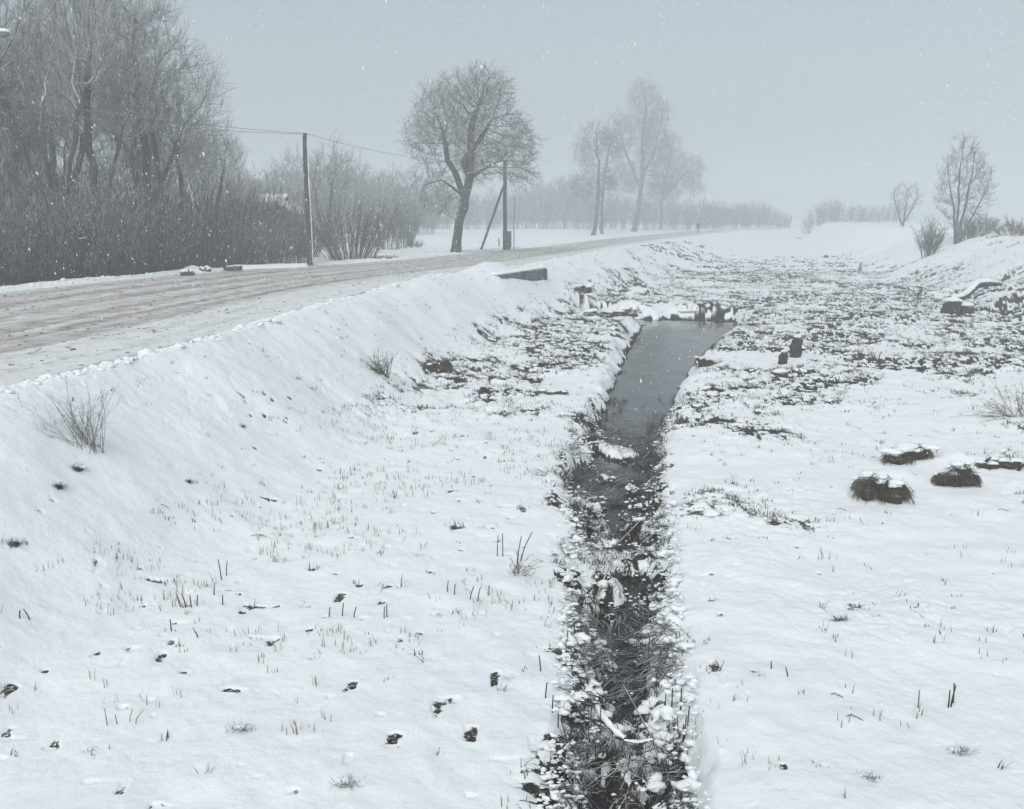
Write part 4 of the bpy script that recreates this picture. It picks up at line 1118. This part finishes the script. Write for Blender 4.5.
dry_bush('sprawling dry bush of thin bare twigs on the snowy slope at left', 90, 449, 80, 76, 70, -.5, 71, 'twig', .0034)
dry_bush('brushy pale dry clump on the road slope left of a dark bushy one', 384, 377, 34, 30, 70, -.6, 72, 'grass', .006)
dry_bush('tiny dry bush in the snow right of the pale concrete marker', 418, 247, 9, 9, 40, 0, 73, 'grass', .012)
dry_bush('thin spray of dry grass stems by the left bank of the ditch', 517, 572, 22, 34, 16, .1, 74, 'grass', .0035)
dry_bush('flattened brush of dry stems overhanging the left ditch bank', 560, 478, 40, 16, 60, -.2, 75, 'grass', .004)
dry_bush('thin dry grass at the road edge left of the big lime', 388, 258.5, 22, 6, 60, -.2, 76, 'grass', .014)
dry_bush('pale wiry bush at the right edge of the frame', 1020, 420, 60, 40, 40, -.5, 77, 'tan', .006)


def stalks(label, items, sd, mat='reed', rad=.006, name='stalk_clump', cat='stalks'):
    """items: (px of foot, py of foot, height px, lean) cut hollow stems"""
    x0, y0, z0 = at_px(items[0][0], items[0][1]); root = thing(name, label, cat, (x0, y0, z0)); r = np.random.default_rng(sd)
    for (px, py, hp, ln) in items:
        x, y, z = at_px(px, py); mp = depth_px(x, y, z); h = hp * mp * 1.1; m = MB()
        p = np.array([(x - x0, y - y0, z - z0 - .06), (x - x0 + ln * h * .4, y - y0, z - z0 + h * .5), (x - x0 + ln * h, y - y0 + .01, z - z0 + h)])
        m.tube(p, [rad * 1.15, rad, rad * r.uniform(.7, 1)], 6); m.build('stalk', M[mat], root)
    return root


stalks('row of dark upright reed stubs at the right rim of the ditch near the bottom', [(665, 722, 28, 0), (671, 718, 30, .03), (680, 712, 24, .05), (678, 742, 25, -.05), (684, 741, 26, .06), (687, 728, 22, .08), (683, 745, 20, 0)], 81)
stalks('two long stalks leaning over the ditch rim near the bottom edge', [(668, 790, 30, -.22), (670, 789, 28, -.15)], 82)
stalks('cluster of three stubs in smooth snow at lower right', [(948, 707, 20, .05), (950, 706, 24, .18), (953, 703, 22, .0)], 83)
stalks('single pale stalk standing alone at lower right', [(918, 708, 20, .02)], 84, 'tan')
stalks('pair of short stubs beside a small tuft right of the ditch', [(771, 672, 10, .0), (788, 680, 12, -.2)], 85)
stalks('fan of four short brown stubs in the left flat', [(182, 610, 16, -.3), (187, 611, 16, -.25), (192, 611, 14, -.1), (197, 610, 13, .1)], 86)
stalks('tall dark stub with thinner ones at the left flat, right of the fan of four', [(222, 580, 22, -.12), (226, 576, 16, .1), (214, 598, 14, .08), (223, 608, 12, 0)], 87)
stalks('two crossed stems standing by the left ditch bank', [(497, 556, 22, .05), (503, 556, 24, -.02)], 88)
stalks('tall broken stem pair near the left ditch bank', [(516, 566, 32, .15), (519, 560, 30, .4)], 89)
stalks('short stubs standing in a line left of the ditch', [(329, 618, 12, .1), (342, 618, 15, .12), (353, 620, 13, .25), (384, 620, 14, .04), (387, 619, 15, 0)], 90)
stalks('loose group of stubs between the line of stubs and the ditch', [(447, 595, 13, .1), (454, 597, 12, .1), (469, 600, 15, .3), (477, 602, 16, .2), (489, 596, 12, 0)], 91)
stalks('lone brown stub with a thin bent stem on the left flat', [(172, 635, 14, -.08), (200, 643, 12, -.5)], 92)
stalks('two small stubs at the far left of the flat', [(20, 620, 10, .0), (32, 622, 14, -.5)], 93)
stalks('thin pale stalks in snow at lower left', [(108, 727, 20, -.12), (118, 726, 12, -.2), (129, 726, 15, .25), (133, 727, 16, .6)], 94, 'tan', .004)
stalks('standing dark reeds in the ditch rim above the fallen white branch', [(655, 690, 24, .1), (648, 660, 22, .05), (660, 664, 20, .0), (667, 658, 18, .1), (640, 640, 24, .12)], 95)
stalks('dark reeds standing on the left rim of the ditch', [(545, 700, 18, .1), (552, 715, 20, .05), (541, 672, 18, -.1), (566, 650, 20, .08), (575, 640, 22, -.05), (558, 735, 18, .0)], 96)


def stem(label, pts, rad, mat, name='fallen_reed', cat='stem', snow=0):
    """pts: (px, py, z above water level)"""
    P = []
    for px, py, h in pts:
        x, y = plane(px, py, WZ + h); P.append((x, y, WZ + h))
    P = np.array(P); q, rr_ = resample(P, np.broadcast_to(np.asarray(rad, float), (len(P),)), 14)
    x0 = q[0].copy(); m = MB(); rnd_tube(m, q - x0, rr_, 7, 5, .05)
    root = thing(name, label, cat, x0); m.build('stem', M[mat], root)
    if snow:
        m = MB(); rs = np.random.default_rng(6); k = 14; m.tubes((q - x0 + np.array([0, 0, snow * .55]))[None], (snow * rs.uniform(.6, 1.15, k) * np.r_[.5, np.ones(k - 2), .5])[None], 8); m.build('snow_cap', M['snow'], root)
    return root


stem('straw-coloured stem slanting across the ditch with its upper end at right', [(594, 562, .12), (615, 546, .2), (643, 518, .28)], .009, 'tan')
stem('broken tan stalk standing up from the left side of the ditch', [(594, 606, .08), (600, 588, .22), (607, 572, .3), (612, 556, .38)], .011, 'tan')
stem('thick branch under a white roll of snow lying in the near ditch', [(597, 708, .36), (602, 716, .38), (606, 722, .37), (615, 733, .34), (625, 740, .32)], .018, 'reed', 'fallen_branch', 'branch', .030)
stem('thin snowy twig reaching right from the white branch in the near ditch', [(624, 741, .32), (638, 743, .30), (653, 740, .32)], .009, 'reed', 'fallen_branch', 'branch', .014)
stem('dark stem running down from the white branch towards the bottom', [(624, 740, .2), (638, 762, .15), (651, 790, .06)], .008, 'reed')
stem('dark stem hanging steeply from the white branch to the water', [(624, 742, .2), (628, 765, .12), (636, 800, .02)], .008, 'reed')
stem('long dark reed leaning over the ditch above the white branch', [(622, 683, .3), (638, 712, .34), (654, 742, .3), (660, 765, .3)], .007, 'reed')
stem('pale snowy stem lying at the right ditch side', [(645, 522, .1), (655, 520, .2), (668, 514, .3)], .008, 'tan')
x, y, z = at_px(694, 812); mp = depth_px(x, y, z); a_ = np.linspace(0, math.pi, 12)
root = thing('fallen_reed', 'bent stem arching out of the snow at the bottom edge', 'stem', (x, y, z)); m_ = MB(); m_.tubes(np.c_[np.cos(a_) * 18 * mp, np.zeros(12), np.sin(a_) * 11 * mp - .01][None], np.full((1, 12), .004), 6); m_.build('stem', M['reed'], root)
for px, py, w_, lab in [(838, 698, 16, 'thin bent twig lying on smooth snow at right'), (855, 724, 18, 'pale fallen stem near the dark tuft at lower right'), (1004, 512, 14, 'forked thin twig on snow near the right edge below the tussocks'), (842, 512, 14, 'pair of thin stems lying in snow left of the largest tussock'), (162, 505, 14, 'small spray of stems on the slope left of the flat'), (262, 537, 30, 'thin slanting stem lying across the left flat')]:
    x, y, z = at_px(px, py); mp = depth_px(x, y, z); L2 = w_ * mp
    root = thing('fallen_reed', lab, 'stem', (x, y, z)); m_ = MB()
    m_.tube([(-L2 * .6, .05, .01), (-L2 * .2, .02, .05), (L2 * .1, 0, .04), (L2 * .6, -.04, .005)], .004, 5); m_.tube([(-L2 * .2, .02, .05), (0, .1, .02), (L2 * .3, .22, .01)], .003, 5); m_.build('stem', M['grass'], root)

x, y, z = place(86, 37.2); m_ = MB(); zc = CAMZ - 23 / F * 37.2; blobs(m_, [(x, y, zc)], [(.20, .2, .17)], 3, .6)
root = thing('twig_clump', 'round black clump caught in the thicket stems below the forked tree', 'clump', (x, y, zc)); m_ = MB(); blobs(m_, [(0, 0, 0)], [(.2, .2, .17)], 3, .6, False); m_.build('core', M['stump'], root)
r = np.random.default_rng(7); m_ = MB(); add_twigs(m_, r.normal(0, .1, (60, 3)), unit(r.normal(0, 1, (60, 3))), .22, 2, .006, 0, 0, .6, .6, 1, 9); m_.build('twig_spray', M['reed'], root)

# ------------------------------------------------------------------ the walker on the road
x, y = plane(698, 233, .03); zp = .045
per = thing('walker', 'person in dark winter clothes walking away along the road', 'person', (x, y, zp), .3)


def skin(name, verts, edges, rad, mat, parent, root_i=0, lv=2):
    me = bpy.data.meshes.new(name); me.from_pydata(verts, edges, []); me.materials.append(mat)
    o = bpy.data.objects.new(name, me); COL.objects.link(o); o.parent = parent
    s_ = o.modifiers.new('skin', 'SKIN'); s_.use_smooth_shade = True
    for i, d_ in enumerate(me.skin_vertices[0].data):
        d_.radius = rad[i] if isinstance(rad[i], tuple) else (rad[i], rad[i]); d_.use_root = (i == root_i)
    o.modifiers.new('sub', 'SUBSURF').levels = lv; o.modifiers['sub'].render_levels = lv
    return o


V = [(0, 0, .95), (0, 0, 1.12), (0, .02, 1.32), (0, .02, 1.46), (0, .0, 1.54), (0, -.02, 1.66), (0, -.02, 1.75),
     (.10, 0, .90), (.11, .16, .50), (.11, .10, .10), (.11, .22, .04), (-.10, 0, .90), (-.11, -.08, .50), (-.11, -.30, .14), (-.11, -.22, .04),
     (.20, .02, 1.42), (.27, -.06, 1.14), (.28, .06, .92), (.28, .09, .84), (-.20, .02, 1.42), (-.27, .06, 1.14), (-.28, .18, .94), (-.28, .22, .87)]
E = [(0, 1), (1, 2), (2, 3), (3, 4), (4, 5), (5, 6), (0, 7), (7, 8), (8, 9), (9, 10), (0, 11), (11, 12), (12, 13), (13, 14), (3, 15), (15, 16), (16, 17), (17, 18), (3, 19), (19, 20), (20, 21), (21, 22)]
Rr = [(.15, .11), (.15, .11), (.17, .12), (.10, .08), (.055, .055), (.085, .10), (.06, .07), .095, .065, .045, .04, .095, .065, .045, .04, .065, .05, .04, .035, .065, .05, .04, .035]
skin('body', V, E, Rr, M['skin'], per)
skin('coat', [(0, .01, .70), (0, .0, .95), (0, .0, 1.12), (0, .02, 1.32), (0, .02, 1.45), (.21, .02, 1.42), (.285, -.06, 1.14), (.29, .05, .95), (-.21, .02, 1.42), (-.285, .06, 1.14), (-.29, .17, .96)],
     [(0, 1), (1, 2), (2, 3), (3, 4), (4, 5), (5, 6), (6, 7), (4, 8), (8, 9), (9, 10)], [(.22, .18), (.21, .16), (.19, .145), (.20, .15), (.12, .11), .085, .075, .06, .085, .075, .06], M['coat'], per, 2)
skin('trousers', [(0, 0, .93), (.10, 0, .88), (.11, .16, .50), (.11, .10, .12), (-.10, 0, .88), (-.11, -.08, .50), (-.11, -.29, .17)], [(0, 1), (1, 2), (2, 3), (0, 4), (4, 5), (5, 6)], [(.16, .12), .115, .085, .07, .115, .085, .07], M['coat'], per)
skin('hat', [(0, -.02, 1.66), (0, -.02, 1.72), (0, -.02, 1.78)], [(0, 1), (1, 2)], [(.10, .115), (.10, .11), (.05, .06)], M['coat'], per)
for s_, yy_, zz in ((1, .12, 0), (-1, -.27, .03)):
    skin('boot', [(s_ * .11, yy_ - .02, zz + .2), (s_ * .11, yy_ - .02, zz + .06), (s_ * .11, yy_ + .1, zz + .045), (s_ * .11, yy_ + .18, zz + .04)], [(0, 1), (1, 2), (2, 3)], [.07, .065, .055, .045], M['stump'], per)


# ------------------------------------------------------------------ falling snow
r = np.random.default_rng(404); n = 170000
x = r.uniform(-45, 40, n); y = r.uniform(13.0, 85, n); z = r.uniform(-2.2, 16, n)
k = (np.abs(x) < y * .62 + 3) & (z > terrain(x, y, detail=False) + .05); x, y, z = x[k], y[k], z[k]; n = len(x)
s = np.clip(.0068 * np.exp(r.normal(0, .42, n)), .003, .017)
o8 = np.array([[1, 0, 0], [-1, 0, 0], [0, 1, 0], [0, -1, 0], [0, 0, 1], [0, 0, -1]], float)
f8 = np.array([[0, 2, 4], [2, 1, 4], [1, 3, 4], [3, 0, 4], [2, 0, 5], [1, 2, 5], [3, 1, 5], [0, 3, 5]])
V = np.c_[x, y, z][:, None, :] + o8[None] * s[:, None, None] * r.uniform(.6, 1.3, (n, 6, 1)) * np.array([1, 1, 1.9])
V += (o8[None, :, 2:3] * s[:, None, None]) * np.array([-.45, 0, 0])
fl = MB(); fl.add(V, ((np.arange(n) * 6)[:, None, None] + f8[None]).reshape(-1, 3))
flakes = fl.build('falling_snow', M['snow'], smooth=False)
tag(flakes, 'wet snowflakes falling through the air', 'snowfall', kind='stuff')

# ------------------------------------------------------------------ haze
hz = MB(); hz.box((0, 0, (33.0 - 3.6) / 2), (1800, 1800, 33.0 + 3.6))
mh = bpy.data.materials.new('haze'); mh.use_nodes = True; nt = mh.node_tree
nt.nodes.remove(nt.nodes['Principled BSDF'])
pv = nt.nodes.new('ShaderNodeVolumePrincipled'); pv.inputs['Color'].default_value = (.825, .865, .885, 1); pv.inputs['Density'].default_value = .0051
pv.inputs['Anisotropy'].default_value = 0.0
nt.links.new(pv.outputs[0], nt.nodes['Material Output'].inputs['Volume'])
haze = hz.build('haze', mh, smooth=False); tag(haze, 'grey air thick with falling snow', 'haze', kind='stuff')

# ------------------------------------------------------------------ light, world, camera
SUN_EL, SUN_AZ = math.radians(48), math.radians(200)
w = bpy.data.worlds.new('World'); S.world = w; w.use_nodes = True; nt = w.node_tree
bg = nt.nodes['Background']; sky = nt.nodes.new('ShaderNodeTexSky'); sky.sky_type = 'NISHITA'; sky.sun_disc = False
sky.sun_elevation = SUN_EL; sky.sun_rotation = SUN_AZ; sky.air_density = 1.0; sky.dust_density = 4.0; sky.ozone_density = 1.0
hs = nt.nodes.new('ShaderNodeHueSaturation'); hs.inputs['Saturation'].default_value = .45
nt.links.new(sky.outputs[0], hs.inputs['Color']); nt.links.new(mix(nt, 1.0, hs.outputs[0], (.95, 1.0, 1.0)), bg.inputs['Color']); nt.nodes[-1].blend_type = 'MULTIPLY'; bg.inputs['Strength'].default_value = .12
sl = bpy.data.lights.new('sun', 'SUN'); sl.energy = 1.2; sl.angle = math.radians(60); sl.color = (.97, 1, .98)
so = bpy.data.objects.new('sun', sl); COL.objects.link(so)
d = Vector((math.sin(SUN_AZ) * math.cos(SUN_EL), math.cos(SUN_AZ) * math.cos(SUN_EL), math.sin(SUN_EL)))
so.rotation_euler = (-d).to_track_quat('-Z', 'Y').to_euler(); so.location = (0, 0, 40)

cam = bpy.data.cameras.new('camera'); cam.sensor_width = 36; cam.lens = F / 1024 * 36; cam.clip_end = 3000; cam.clip_start = .05
co = bpy.data.objects.new('camera', cam); COL.objects.link(co)
co.location = (0, 0, CAMZ); co.rotation_euler = (math.pi / 2 - PITCH, 0, 0); S.camera = co

S.view_settings.view_transform = 'Standard'; S.view_settings.look = 'None'; S.view_settings.exposure = .12; S.view_settings.gamma = 1
S.cycles.volume_bounces = 3; S.cycles.max_bounces = 8; S.cycles.diffuse_bounces = 3; S.cycles.glossy_bounces = 2
S.cycles.use_denoising = True
